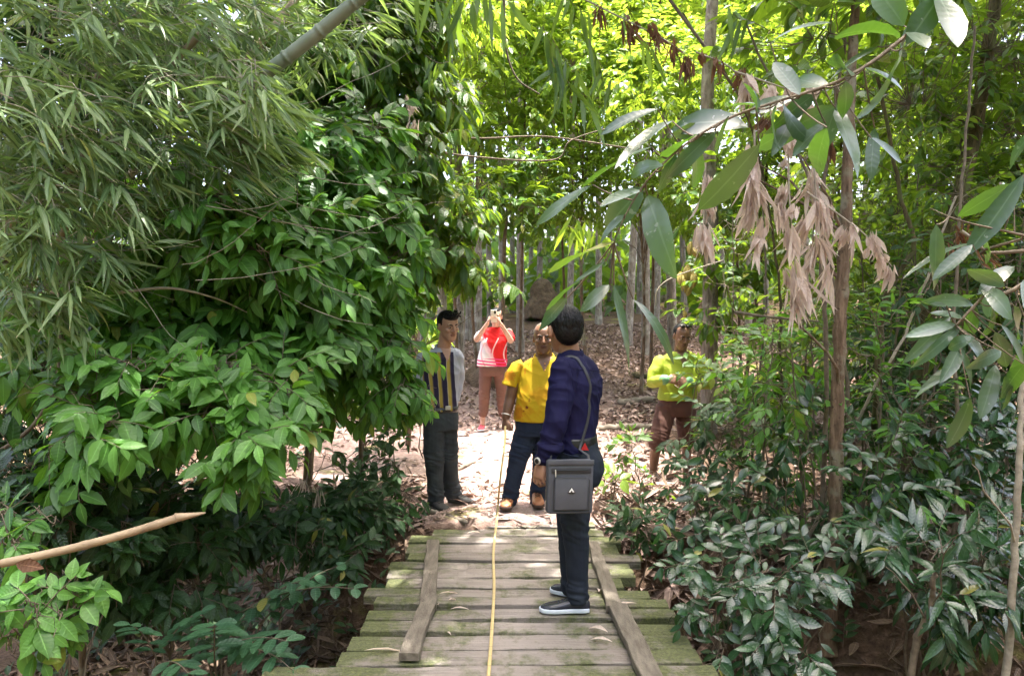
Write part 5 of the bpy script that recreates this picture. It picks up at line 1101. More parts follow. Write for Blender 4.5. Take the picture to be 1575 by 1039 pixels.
# ---- dead, dried fronds hanging on the right
def frond(label, rach, leaflets, seed, d, mat=LEAF_DRY, w=.05, ll=.28, group='dried fronds hanging on the right'):
    rng = np.random.default_rng(seed); c0 = P(*rach[0], d); e = empty('dead_frond', c0, label, 'dead frond', group); L = Leaves('dry', .6); T = Stems()
    pts = poly([P(*p, d) for p in rach], 8); T.add(pts, [.006, .002], 5)
    for f in np.linspace(.12, 1, leaflets):
        p = pts[int(np.clip(f+rng.normal(0, .03), 0, 1)*(len(pts)-1))]+rng.normal(0, .02, 3); l0 = ll*rng.uniform(.3, .92); base = unit(V3(rng.normal(0, .25), rng.normal(0, .3), -1))
        for k in range(rng.integers(8, 16)):
            L.add(p+rng.normal(0, .012, 3), unit(base+rng.normal(0, .20, 3)), V3(rng.normal(0, .8), -1, rng.normal(0, .3)), l0*rng.uniform(.4, 1.1), w*rng.uniform(.10, .40), rng.uniform(0, 1), rng.uniform(-.3, .5), rng.normal(0, 1.2))
    fin(c0, T.build('rachis', TWIG_PALE, e), L.build('leaflets', mat, e))
DF = 3.7
frond('dried pinkish frond strung out to the right, its leaflets hanging in a slanting row', [(1240, 295), (1290, 330), (1335, 365), (1372, 410)], 9, 91, DF, ll=.23, w=.10)
frond('longest dried frond hanging straight down left of the brown multi-stemmed sapling', [(1212, 190), (1214, 300), (1222, 400), (1226, 450)], 12, 92, DF, ll=.32, w=.10)
frond('dried frond dangling in the gap left of the longest one', [(1160, 200), (1162, 290), (1168, 360)], 9, 93, DF, ll=.32, w=.09)
frond('dried frond hanging just right of the yellow fruit', [(1085, 250), (1082, 330), (1084, 360)], 6, 94, DF, ll=.22, w=.09)
frond('ragged dried frond in front of the brown sapling stems', [(1252, 250), (1256, 340), (1250, 420)], 9, 95, DF+.1, ll=.30, w=.08)
frond('crumpled dried frond caught above the grey leathery leaves', [(1130, 110), (1190, 130), (1250, 150)], 9, 96, DF, ll=.22, w=.09)
frond('russet dead frond at the top edge, left of the leathery leaves', [(900, 0), (960, 30), (1020, 60), (1065, 90)], 12, 97, 4.4, LEAF_BROWN, .06, .22)
frond('russet dead leaves behind the leathery branch at the upper right', [(1070, 80), (1130, 110), (1180, 190), (1260, 210)], 10, 98, 4.4, LEAF_BROWN, .07, .17)
frond('tattered tan bamboo sheaf caught in the dark tree, upper middle', [(627, 150), (632, 170), (640, 190)], 4, 99, 5.6, LEAF_DRY, .05, .19)
frond('curled brown leaves at the right edge beside the large hanging leaves', [(1478, 355), (1500, 370), (1515, 385)], 5, 100, 2.4, LEAF_BROWN, .03, .09)
frond('tuft of dry sheaths in the dark bush left of the path', [(470, 740), (476, 750), (490, 756)], 6, 101, 5.5, LEAF_DRY, .04, .28)
# ------------------------------------------------------------------ right side: trunks, saplings, shrubs
def trunk_thing(name, label, cat, pts, rad, mat, group=None, sides=12, knots=0, seed=0):
    rng = np.random.default_rng(seed); r = np.asarray(pts[0], float); B = Stems(); pp = poly(pts, 10); k = len(pp)
    rd = np.interp(np.linspace(0, 1, k), np.linspace(0, 1, len(rad)), rad)*(1+rng.normal(0, .035, k)); rd[0] *= 1.25
    B.add(pp+rng.normal(0, .004, pp.shape), rd, sides)
    for _ in range(knots):
        i = rng.integers(k//3, k-2); a = rng.uniform(0, 6.28); B.add(curve(pp[i], pp[i]+V3(math.cos(a)*.5, math.sin(a)*.3, .35)*rng.uniform(.5, 1.4), 6, -.03, .02, rng), [rd[i]*.35, rd[i]*.1], 5)
    return r, B
def stem_tree(label, pts, rad, mat, lobes, n, lmat, ll, lw, seed, group=None, name='sapling', cat='sapling', knots=3, **kw):
    r, B = trunk_thing(name, label, cat, pts, rad, mat, None, 10, knots, seed); e = empty(name, r, label, cat, group); rng = np.random.default_rng(seed+500); obs = [B.build('trunk', mat, e)]
    if lobes:
        L = Leaves(kw.pop('shape', 'ovate'), .25); T = Stems(); pp = poly(pts, 6)
        for c, rr in lobes:
            k = int(np.argmin(np.linalg.norm(pp-(np.asarray(c)-V3(0, 0, .2)), axis=1))); T.add(curve(pp[k], c, 7, -.03, .02, rng), [.006, .003], 5)
        k0 = len(T.v)
        for p, d in lobes_points(lobes, n, rng, .3): attach(T, k0, p, rng); spray(L, T, p, unit(d+rng.normal(0, .3, 3)), rng, rng.integers(6, 10), ll, lw, kw.get('tl', .25), kw.get('droop', .4), hang=kw.get('hang', .2), up=kw.get('up', (0, 0, 1)), rr=kw.get('rr', (0, 1)))
        obs += [T.build('twigs', TWIG, e), L.build('foliage', lmat, e)]
    fin(r, *obs); return e
def rt(px, d): return root_at(px, d)
UPR = (-.2, -.5, .85)
stem_tree('straight brown sapling trunk right of the bridge, several thin stems bundled at its top', [rt(1283, 4.5), P(1284, 760, 4.5), P(1290, 560, 4.5), P(1298, 400, 4.5), P(1306, 200, 4.5), P(1318, -60, 4.6)], [.050, .040, .040, .036, .031, .024], BARK_BROWN, [lob(1330, -90, 4.8, .6), lob(1250, 60, 4.9, .4)], 70, LEAF_DEEP, .2, .35, 111, knots=5)
for k, (lb, pts, w) in enumerate((('thin dark stem leaning against the brown sapling trunk on its left', [rt(1268, 4.7), P(1272, 560, 4.65), P(1262, 400, 4.65), P(1272, 260, 4.7), P(1300, 60, 4.8)], .016),
    ('thin bare stem crossing behind the dried fronds from lower left', [rt(1318, 5.0), P(1300, 560, 4.9), P(1262, 340, 4.8), P(1235, 250, 4.8), P(1150, 40, 5.0)], .014),
    ('slanting pale stem rising from the glossy shrubs toward the upper right', [rt(1240, 5.2), P(1300, 690, 5.0), P(1342, 600, 4.9), P(1398, 500, 4.9), P(1470, 300, 5)], .013),
    ('forked dark stem between the brown sapling and the mossy trunk', [rt(1345, 5.4), P(1350, 560, 5.3), P(1365, 450, 5.3), P(1405, 380, 5.3), P(1385, 300, 5.4), P(1350, 120, 5.5)], .022),
    ('thin dark stem just left of the right edge', [rt(1470, 4.6), P(1474, 700, 4.6), P(1468, 520, 4.7), P(1478, 300, 4.8), P(1500, 40, 5)], .014),
    ('lichen-spotted pale stem at the right edge', [rt(1556, 3.6), P(1560, 860, 3.6), P(1568, 700, 3.6), P(1580, 480, 3.7)], .021),
    ('very thin upright stem right of the lime-shirted man', [rt(1150, 6.2), P(1165, 600, 6.2), P(1178, 450, 6.2), P(1170, 250, 6.3)], .011),
    ('thin dark stem rising in front of the fruit tree', [rt(1215, 5.8), P(1200, 560, 5.8), P(1196, 420, 5.8), P(1150, 180, 5.8), P(1050, 20, 5.9)], .012),
    ('short crooked stem in the lower right corner', [rt(1395, 3.75), P(1410, 990, 3.7), P(1432, 930, 3.65), P(1438, 880, 3.6)], .020))):
    stem_tree(lb, pts, [w, w*.8, w*.55], BARK_MOSS if k in (3, 7) else (TWIG_PALE if k in (2, 5) else TWIG), None, 0, None, 0, 0, 120+k, 'thin stems on the right', 'thin_stem', 'stem', 2)
stem_tree('thick mossy brown trunk standing in the shade to the right', [rt(1402, 5.8), P(1406, 700, 5.8), P(1412, 560, 5.8), P(1436, 440, 5.9), P(1468, 330, 6.0), P(1500, 200, 6.1), P(1540, -60, 6.3)], [.098, .084, .072, .062, .055, .045], BARK_MOSS, [lob(1480, 60, 6.4, .9, .8, .7), lob(1400, 160, 6.3, .6), lob(1560, 200, 6.5, .7), lob(1520, 330, 6.6, .6), lob(1590, 420, 6.6, .6), lob(1440, 260, 6.6, .5), lob(1380, 330, 6.7, .4), lob(1560, 90, 6.5, .5), lob(1470, 420, 6.8, .4)], 520, LEAF_DEEP, .14, .38, 131, name='tree', cat='tree')
stem_tree('shaded tree at the right edge with dense dark leaves', [rt(1640, 6.6), P(1620, 500, 6.6), P(1600, 300, 6.7), P(1590, 0, 6.8)], [.09, .07, .05], BARK_MOSS, [lob(1580, 540, 6.4, .5), lob(1500, 470, 6.6, .5), lob(1540, 640, 6.3, .45), lob(1450, 590, 6.6, .4), lob(1600, 330, 6.7, .6), lob(1380, 480, 6.9, .45), lob(1500, 560, 6.9, .5)], 420, LEAF_SHADE, .13, .4, 132, name='tree', cat='tree')

# shrubs with glossy dark leaves
def shrub(lb, px, d, lbs, n, seed, mat=LEAF_BLUE, ll=.115, lw=.42, nl=8, tl=.22, shape='ovate', stems=3, hang=.15, rr=(0, 1), up=UPR, flat=.6, group='glossy shrubs right of the bridge', name='glossy_shrub'):
    r = rt(px, d); rng = np.random.default_rng(seed); e = empty(name, r, lb, 'shrub', group); L = Leaves(shape, .22); T = Stems(); B = Stems(); L0 = [lob(*a) for a in lbs]
    for c, rr_ in L0: B.add(curve(r+rng.normal(0, .04, 3)*V3(1, 1, 0), c, 9, -.05, .02, rng), [.008, .003], 5); T.add(curve(c-V3(0, 0, .02), c+rng.normal(0, .3, 3)*np.asarray(rr_), 5, 0, .01, rng), [.003, .0015], 4)
    k0 = len(T.v)
    for p, dd in lobes_points(L0, n, rng, .25): attach(T, k0, p, rng); spray(L, T, p, unit(dd+rng.normal(0, .4, 3)), rng, rng.integers(max(3, nl-2), nl+2), ll, lw, tl, .35, .0022, flat, up, rr, hang)
    fin(r, B.build('stem', TWIG, e), T.build('twigs', TWIG, e), L.build('foliage', mat, e))
shrub('dense low shrub of small glossy dark leaves beside the near right corner of the bridge', 1160, 4.1, [(1110, 900, 3.95, .17), (1180, 890, 3.9, .18), (1240, 900, 3.95, .15), (1090, 880, 4.0, .12), (1150, 960, 3.85, .17), (1210, 970, 3.8, .16), (1110, 980, 3.85, .12), (1270, 950, 3.8, .1), (1130, 1030, 3.8, .14), (1240, 1030, 3.7, .12)], 85, 141)
shrub('shrub with long narrow dark leaves in the lower right, behind the short crooked stem', 1430, 4.1, [(1400, 870, 3.9, .16), (1450, 850, 3.9, .17), (1510, 860, 3.9, .16), (1550, 880, 3.8, .14), (1440, 920, 3.8, .14), (1380, 830, 4.0, .12), (1490, 910, 3.8, .14), (1540, 820, 4.0, .12), (1430, 980, 3.7, .1)], 70, 142, ll=.17, lw=.26, shape='lance', tl=.18)
shrub('glossy dark shrub in front of the lower brown sapling trunk, with spread shiny sprays', 1270, 4.7, [(1230, 700, 4.5, .14), (1290, 720, 4.5, .16), (1350, 700, 4.55, .16), (1210, 750, 4.5, .12), (1260, 790, 4.5, .14), (1340, 770, 4.5, .15), (1330, 830, 4.4, .14), (1390, 760, 4.6, .12), (1240, 660, 4.7, .12), (1300, 850, 4.4, .12)], 64, 143)
shrub('glossy shrub around the foot of the mossy trunk', 1420, 5.2, [(1420, 700, 5.0, .16), (1460, 740, 4.9, .15), (1390, 660, 5.1, .14), (1500, 700, 5.0, .15), (1440, 640, 5.2, .14), (1480, 790, 4.8, .14)], 45, 144)
shrub('shaded glossy shrub at the right edge below the large hanging leaves', 1560, 4.6, [(1550, 700, 4.5, .16), (1520, 660, 4.6, .14), (1580, 740, 4.4, .16), (1540, 780, 4.4, .14), (1580, 660, 4.6, .14)], 50, 145)
shrub('bushy sapling with small mixed leaves just in front of the lime-shirted man\'s legs', 1080, 5.9, [(1060, 660, 5.8, .15), (1090, 700, 5.7, .18), (1120, 650, 5.8, .17), (1060, 730, 5.7, .13), (1110, 760, 5.6, .16), (1150, 700, 5.7, .17), (1130, 610, 5.9, .12), (1050, 700, 5.8, .08), (1050, 725, 5.8, .08)], 46, 146, LEAF_SHADE, .11, .42, 8, .2)
shrub('slender leafy sapling reaching up across the lime-shirted man\'s left arm', 1066, 6.4, [(1075, 575, 6.3, .08), (1095, 595, 6.3, .12), (1080, 620, 6.2, .10), (1120, 585, 6.3, .14)], 22, 147, LEAF_DEEP, .12, .38, 7, .2)
shrub('dark twiggy shrub on the slope between the near glossy shrub and the lime-shirted man', 1110, 4.9, [(1090, 800, 4.8, .16), (1130, 780, 4.8, .16), (1060, 770, 4.9, .14), (1160, 820, 4.7, .15), (1110, 840, 4.6, .13), (1180, 760, 4.9, .14), (1170, 700, 5.1, .14)], 30, 148)
shrub('leafy sapling right of the lime-shirted man with bright tips', 1190, 6.6, [(1180, 560, 6.5, .22), (1230, 600, 6.4, .22), (1200, 650, 6.3, .2), (1250, 540, 6.5, .2), (1160, 620, 6.4, .16)], 60, 149, LEAF_DEEP, .14, .38, 8, .22)
shrub('pale speckled shrub behind the brown sapling trunk', 1330, 6.3, [(1330, 600, 6.2, .22), (1370, 560, 6.2, .2), (1300, 650, 6.1, .2), (1350, 660, 6.0, .2), (1320, 520, 6.3, .2)], 60, 150, LEAF_SHADE, .14, .38)
shrub('low leafy plant at the far right corner of the planks', 985, 5.5, [(985, 800, 5.4, .10), (1000, 820, 5.3, .09), (970, 830, 5.3, .07)], 30, 151, LEAF_SHADE, .11, .36, 6, .16, group='small plants on the right bank', name='bank_plant')
shrub('small plant with one bright yellow-green leaf cluster beside the dark jeans', 946, 6.4, [(944, 738, 6.3, .05), (955, 728, 6.3, .04)], 5, 152, LEAF_SUN, .14, .5, 5, .1, rr=(.8, 1), group='small plants on the right bank', name='bank_plant')
shrub('thin seedling in the bright litter right of the small yellow-green plant', 985, 6.5, [(985, 720, 6.5, .08), (970, 690, 6.5, .08), (1000, 745, 6.4, .08)], 14, 153, LEAF_DEEP, .11, .4, 5, .14, group='small plants on the right bank', name='bank_plant')
shrub('thin dark-leaved seedling by the striped man\'s feet, at the left end of the far planks', 610, 6.2, [(612, 720, 6.1, .12), (590, 700, 6.2, .12), (625, 760, 6.0, .10), (600, 650, 6.3, .1)], 40, 154, LEAF_SHADE, .12, .4, 6, .18, group='small plants on the left bank', name='bank_plant')
shrub('bright low plant behind the striped man\'s shoulder', 655, 8.2, [(650, 530, 8.0, .2), (635, 560, 8.0, .2), (660, 500, 8.1, .12)], 40, 155, LEAF_SUN, .17, .45, 7, .2, rr=(.5, 1), group='small plants on the left bank', name='bank_plant')
shrub('sunlit yellow-green bush in the clearing behind the drooping sapling, left of the path', 560, 8.4, [(560, 600, 8.3, .22), (600, 570, 8.3, .2), (540, 560, 8.3, .2)], 45, 156, LEAF_SUN, .16, .45, 7, .2, group='small plants on the left bank', name='bank_plant')

# slim leafy saplings filling the middle height on the right
for k, (lb, px, d, top, n, mt) in enumerate((
    ('slim sapling with small bright leaves just right of the fruit tree', 1130, 7.4, 330, 34, LEAF_DEEP), ('slim sapling with sparse leaves left of the brown sapling trunk', 1215, 6.8, 380, 40, LEAF_DEEP), ('slim sapling with bright leaves just right of the brown sapling trunk', 1335, 6.6, 330, 44, LEAF_SUN),
    ('slim dark-leaved sapling between the brown trunk and the mossy trunk', 1362, 5.6, 420, 46, LEAF_SHADE), ('slim sapling leaning right in front of the mossy trunk', 1432, 5.2, 430, 36, LEAF_SHADE), ('tall slim sapling near the right edge behind the hanging leaves', 1500, 5.6, 300, 60, LEAF_DEEP), ('dark slim sapling at the right edge above the lichen-spotted stem', 1560, 5.0, 330, 50, LEAF_SHADE),
    ('knee-high sapling on the slope below the slim fruit-side sapling', 1150, 6.0, 590, 26, LEAF_BLUE), ('slender sapling rising beside the crossing bare stem', 1255, 5.8, 480, 34, LEAF_DEEP), ('thin sapling with shiny leaves low beside the mossy trunk', 1385, 5.0, 600, 30, LEAF_BLUE), ('fresh green sapling just left of the brown sapling trunk, above the glossy shrubs', 1235, 4.9, 540, 34, LEAF_GREEN), ('yellow-green sapling in front of the forked dark stem', 1355, 4.9, 500, 32, LEAF_GREEN),
    ('bright slim sapling half way between the fruit tree and the brown trunk', 1180, 5.4, 500, 40, LEAF_GREEN), ('bright low sapling in front of the foot of the mossy trunk', 1420, 4.6, 640, 34, LEAF_GREEN), ('sunlit sapling rising behind the dried fronds', 1240, 6.0, 230, 56, LEAF_SUN), ('sunlit sapling rising between the dried fronds and the large hanging leaves', 1400, 6.2, 200, 60, LEAF_SUN))):
    r = rt(px, d); hz_ = P(px, top, d)[2]; sw = rng.normal(0, .12) if False else .12*math.sin(k*2.3); tp = V3(r[0]+sw, r[1]+.1*math.cos(k), hz_)
    mid = (r+tp)/2+V3(-sw*.4, 0, 0)
    stem_tree(lb, [r, mid, tp], [.011, .008, .004], TWIG, [(r+(tp-r)*f+V3(.12*math.sin(7*f+k), .1*math.cos(5*f+k), 0), (.20, .2, .16)) for f in (.45, .6, .75, .88, 1.0)], n, mt, .11, .38, 700+k, 'slim leafy saplings on the right', 'sapling', 'sapling', 0, tl=.22)

# ground cover: seedlings too many to count in the gully and on the slope
rng = np.random.default_rng(160); L = Leaves('ovate', .22); T = Stems()
def cover(x0, x1, y0, y1, n, ll):
    for _ in range(n):
        x, y = rng.uniform(x0, x1), rng.uniform(y0, y1)
        if mnoise.noise((x*1.3, y*1.3, 5)) < -.12: continue
        h = rng.uniform(.06, .32); b = V3(x, y, gnd(x, y)); spray(L, T, b+V3(0, 0, h*.3), unit(rng.normal(0, .35, 3)*V3(1, 1, 0)+V3(0, 0, 1)), rng, rng.integers(4, 9), ll, .4, h, .6, .0022, .9, UPR, (0, 1), .2)
cover(-3.6, -.95, 3.0, 6.6, 560, .10); cover(1.05, 4.2, 2.6, 6.0, 190, .09); cover(2.9, 5.5, 6.2, 9.5, 90, .11); cover(-6, -2.2, 6.4, 10, 200, .12)
g = L.build('ground_cover', LEAF_SHADE); tag(g, kind='stuff'); o = T.build('ground_cover_stems', TWIG); o.parent = g

# ------------------------------------------------------------------ the plantation behind
rows = [(650, 9, 18, 'a'), (664, 8, 24, 'a'), (683, 15, 13, 'a'), (706, 15, 14, 'a'), (720, 10, 19, 'a'),
        (735, 12, 17, 'w'), (754, 9, 22, 'w'), (772, 9, 20, 'w'), (788, 8, 25, 'w'), (800, 12, 17, 'w'),
        (815, 7, 27, 'y'), (829, 9, 22, 'y'), (846, 7, 29, 'y'), (858, 8, 25, 'y'), (876, 10, 20, 'y'), (893, 8, 27, 'y'),
        (905, 7, 31, 'n'), (921, 10, 20, 'n'), (938, 8, 25, 'n'), (951, 7, 30, 'n'), (966, 12, 17, 'n'), (984, 9, 22, 'n'), (994, 13, 16, 'n'), (1009, 10, 19, 'n'), (1021, 8, 26, 'n'),
        (1037, 15, 14, 'l'), (1053, 9, 22, 'l'), (1116, 8, 20, 'l'), (1132, 9, 23, 'l'), (1152, 10, 17, 'l'), (1178, 8, 21, 'l'), (1240, 10, 18, 'r'), (1330, 9, 19, 'r'), (1385, 12, 16, 'r'), (1530, 10, 18, 'r'), (560, 10, 17, 'x'), (600, 9, 21, 'x'), (430, 12, 16, 'x')]
desc = {'a': 'above the striped man\'s head', 'w': 'behind the woman with the phone', 'y': 'behind the two nearer men', 'n': 'between the navy and lime shirts', 'l': 'around the lime-shirted man', 'r': 'seen through leaves at right', 'x': 'seen through the dark tree'}
ordn = ['leftmost', 'second', 'third', 'fourth', 'fifth', 'sixth', 'seventh', 'eighth', 'ninth']
proto = []
def crown_mesh(seed, rx, rz, n, ll):
    r_ = np.random.default_rng(seed); L = Leaves('far', .25); lobes = [(r_.normal(0, .5, 3)*V3(rx, rx, rz), (rx*.55, rx*.55, rz*.5)) for _ in range(7)]
    for p, d in lobes_points(lobes, n, r_, .3): spray(L, None, p, d, r_, 8, ll, .42, ll*2.3, .5, hang=.3)
    return L.mesh()
cm = [crown_mesh(170+i, 1.5, 1.5, 420, .19) for i in range(3)]
for m_ in cm: m_.materials.append(LEAF_SUN)
cnt = {}; rng = np.random.default_rng(171)
for px, w, d, g_ in rows:
    k = cnt.get(g_, 0); cnt[g_] = k+1; r = rt(px, d); tot = sum(1 for z in rows if z[3] == g_)
    o_ = ordn[k] if k == 0 else (ordn[k]+' from left' if k < tot-1 else 'rightmost')
    lb = f"{'stout' if w > 11 else 'slim'} pale plantation trunk, {o_} of those {desc[g_]}"
    e = empty('plantation_tree', r, lb, 'tree', 'slim plantation trees behind the clearing')
    B = Stems(); rad = w/FPX*d/2; lean = rng.normal(0, .22, 2); H = 9.5+rng.normal(0, .6)
    pts = [V3(0, 0, -.15), V3(lean[0]*.3, lean[1]*.3, H*.35)+rng.normal(0, .04, 3), V3(lean[0], lean[1], H*.7), V3(lean[0]*1.5, lean[1], H)]
    pp = poly(pts, 7); B.add(pp, np.interp(np.linspace(0, 1, len(pp)), [0, .05, 1], [rad*1.35, rad*1.05, rad*.6]), 9)
    for _ in range(3):
        i = rng.integers(len(pp)//2, len(pp)-2); a = rng.uniform(0, 6.28); B.add(curve(pp[i], pp[i]+V3(math.cos(a), math.sin(a), 1.1)*rng.uniform(.6, 1.3), 5, -.05), [rad*.35, rad*.12], 5)
    B.build('trunk', BARK_GREY, e)
    c = bpy.data.objects.new('crown', cm[rng.integers(0, 3)]); C.objects.link(c); c.parent = e; c.location = (lean[0]*1.5, lean[1], H-.6); c.rotation_euler = (0, 0, rng.uniform(0, 6.28)); s = rng.uniform(.9, 1.35); c.scale = (s, s, s)
# understorey trees with sunlit, see-through crowns
us = [(690, 120, 12.0, 1.25, 'the bright gap at top left'), (810, 60, 12.8, 1.35, 'the top middle, left of the curved vine'), (900, 150, 12.4, 1.25, 'behind the hanging bamboo fan'), (1000, 60, 12.4, 1.3, 'behind the russet dead frond'), (1090, 170, 10.4, 1.0, 'behind the leathery leaf branch'), (1190, 60, 11.0, 1.2, 'above the longest dried frond'), (1300, 130, 10.0, 1.1, 'behind the top of the brown sapling'),
      (1400, 90, 9.6, 1.1, 'right of the brown sapling, near the top'), (1500, 160, 9.0, 1.1, 'behind the leaning mossy trunk'), (1210, 320, 10.6, .9, 'behind the lower dried fronds'), (1340, 340, 9.6, 1.0, 'behind the slanting row of dried leaflets'), (1450, 400, 8.8, .9, 'behind the large hanging leaves at right'), (1560, 300, 8.6, .9, 'at the right edge'), (1130, 300, 12.0, .9, 'right of the fruit cluster'), (1290, 480, 9.4, .7, 'low down behind the brown sapling trunk'), (1400, 540, 8.6, .7, 'low behind the mossy trunk'),
      (740, 210, 13.0, 1.1, 'just right of the dark tree'), (860, 280, 12.8, 1.0, 'above the woman and right of the dark tree'), (980, 280, 12.2, .9, 'behind the drooping tip of the leathery branch'), (640, 20, 9.0, 1.0, 'behind the thick leaning culm'), (1420, 250, 10.5, 1.0, 'between the leathery leaves and the right edge')]
cu = [crown_mesh(190+i, 1.0, .85, 400, .13) for i in range(4)]
for m_ in cu: m_.materials.append(LEAF_SUN)
for i, (px, py, d, s, where) in enumerate(us):
    c = P(px, py, d); r = V3(c[0]+rng.normal(0, .2), d+rng.normal(0, .2), 0); r[2] = gnd(r[0], r[1])
    e = empty('understorey_tree', r, 'sunlit yellow-green understorey tree '+where, 'tree', 'sunlit trees behind the clearing')
    B = Stems(); h = c-r; pp = poly([V3(0, 0, -.1), h*.4+rng.normal(0, .08, 3), h+V3(0, 0, .3)], 7); B.add(pp, [.035, .014], 7)
    for _ in range(6): B.add(curve(pp[rng.integers(8, len(pp))], h+rng.normal(0, .5, 3)*s, 6, -.05, .03, rng), [.012, .004], 4)
    B.build('trunk', BARK_BROWN, e)
    o = bpy.data.objects.new('crown', cu[i % 4]); C.objects.link(o); o.parent = e; o.location = h; o.rotation_euler = (0, 0, rng.uniform(0, 6.28)); o.scale = (s, s, s)
# a glossy-leaved tree whose leaves glint white in the sun
r = rt(770, 11.0)
plant('glossy_tree', 'small tree with shiny leaves glinting white above the woman', 'tree', r, [r, P(775, 400, 11), P(780, 320, 11)], [lob(750, 285, 10.8, .5, .5, .3), lob(800, 320, 10.8, .5, .5, .3), lob(720, 330, 10.8, .4, .4, .3), lob(830, 270, 11, .4), lob(790, 240, 11, .4)], 120, LEAF_DEEP, .20, .38, 201, 8, .4, .3, tr=(.04, .02))
# the fruiting tree
r = rt(1092, 9.4); e = empty('fruit_tree', r, 'grey-trunked tree with clusters of ribbed yellow fruit, behind the lime-shirted man', 'tree'); B = Stems(); rng = np.random.default_rng(205)
B.add(poly([r, P(1092, 470, 9.4), P(1094, 330, 9.4), P(1088, 150, 9.4), P(1100, -60, 9.4)], 7), [.11, .095, .085, .07], 12); B.add(curve(P(1094, 400, 9.4), P(1050, 380, 9.2), 6, -.05), [.02, .012], 6); B.add(curve(P(1093, 350, 9.4), P(1066, 345, 9.2), 6, -.03), [.018, .010], 6)
B.add(curve(P(1050, 380, 9.2), P(1052, 470, 9.1), 8, .0, .02, rng), [.012, .006], 5)
fb = [B.build('trunk', BARK_GREY, e)]
FRUIT = mk('ribbed_yellow_fruit', (.34, .26, .06), (.22, .19, .05), 20, .75, .3)
for px, py, s in ((1047, 428, 1.0), (1057, 420, 1.1), (1066, 430, 1.15), (1053, 440, .9), (1062, 382, .9), (1069, 388, .8), (1059, 446, .8), (1053, 483, .55)):
    c = P(px, py, 9.15+rng.normal(0, .03)); m = MB(); rings = []
    for t in np.linspace(0, 1, 12): rings.append((V3(0, 0, .095-.19*t)*s, V3(1, 0, 0)*.052*s*math.sin(math.pi*min(.97, max(.03, t)))**.6, V3(0, 1, 0)*.052*s*math.sin(math.pi*min(.97, max(.03, t)))**.6))
    vs_n = 20; m.loft(rings, vs_n); v = m.v[0]
    for j in range(len(v)-2): 
        a = math.atan2(v[j][1], v[j][0]); v[j][:2] *= .86*(1+.20*math.cos(5*a))
    f = m.build('fruit', FRUIT, e); f.location = c-r; f.rotation_euler = (rng.normal(0, .2), rng.normal(0, .2), rng.uniform(0, 6))
L = Leaves('ovate', .25); T = Stems()
for p, d in lobes_points([lob(1110, 460, 9.2, .3, .3, .25), lob(1130, 380, 9.3, .4), lob(1075, 480, 9.1, .22, .2, .15), lob(1100, 300, 9.5, .4)], 90, rng, .2): spray(L, T, p, d, rng, 7, .2, .38, .3, .5, hang=.4)
fb += [T.build('twigs', TWIG, e), L.build('foliage', LEAF_DEEP, e)]; fin(r, *fb)
# far wood: one mass closing the view
rng = np.random.default_rng(210); L = Leaves('far', .2)
for _ in range(4600):
    y = rng.uniform(24, 62); x = rng.uniform(-.78, .78)*y; 
    z = gz(x, y)+abs(rng.normal(0, 1.0))*.9 if rng.random() < .45 else gz(x, y)+rng.uniform(2.5, 16+.25*y)
    l = rng.uniform(.5, 1.0)*(.5+y/70)
    for _k in range(3): L.add(V3(x, y, z)+rng.normal(0, .5, 3), unit(rng.normal(0, 1, 3)+V3(0, 0, -.5)), unit(rng.normal(0, .7, 3)+V3(0, -.5, .6)), l, l*.5, rng.uniform(0, 1), .4, 0)
for _ in range(5200):      # the low growth between the far trunks
    y = rng.uniform(22, 40); x = rng.uniform(-.75, .75)*y; z = gz(x, y)+abs(rng.normal(0, 1.6))
    l = rng.uniform(.35, .7)
    for _k in range(2): L.add(V3(x, y, z)+rng.normal(0, .35, 3), unit(rng.normal(0, 1, 3)+V3(0, 0, -.3)), unit(rng.normal(0, .7, 3)+V3(0, -.5, .6)), l, l*.5, rng.uniform(0, .6), .4, 0)
for _ in range(5000):      # the same wood, unseen behind and beside the viewer, added to block low skylight
    a_ = rng.uniform(math.pi*.93, math.pi*2.07); d_ = rng.uniform(8.5, 14); x, y = math.cos(a_)*d_*1.15, math.sin(a_)*d_+1; z = rng.uniform(-.5, 9)
    l = rng.uniform(.5, .9)
    for _k in range(2): L.add(V3(x, y, z)+rng.normal(0, .35, 3), unit(rng.normal(0, 1, 3)), unit(rng.normal(0, .7, 3)+V3(0, -.5, .6)), l, l*.5, rng.uniform(0, 1), .4, 0)
tag(L.build('distant_forest', LEAF_DEEP), kind='stuff')

def gp(px, py, up=0.0):
    """ground point under a pixel"""
    v = P(px, py, 1)-V3(0, 0, EYE); t = 2.0
    for _ in range(400):
        p = V3(0, 0, EYE)+v*t
        if p[2] < gnd(p[0], p[1]): break
        t += .05
    return p+V3(0, 0, up)
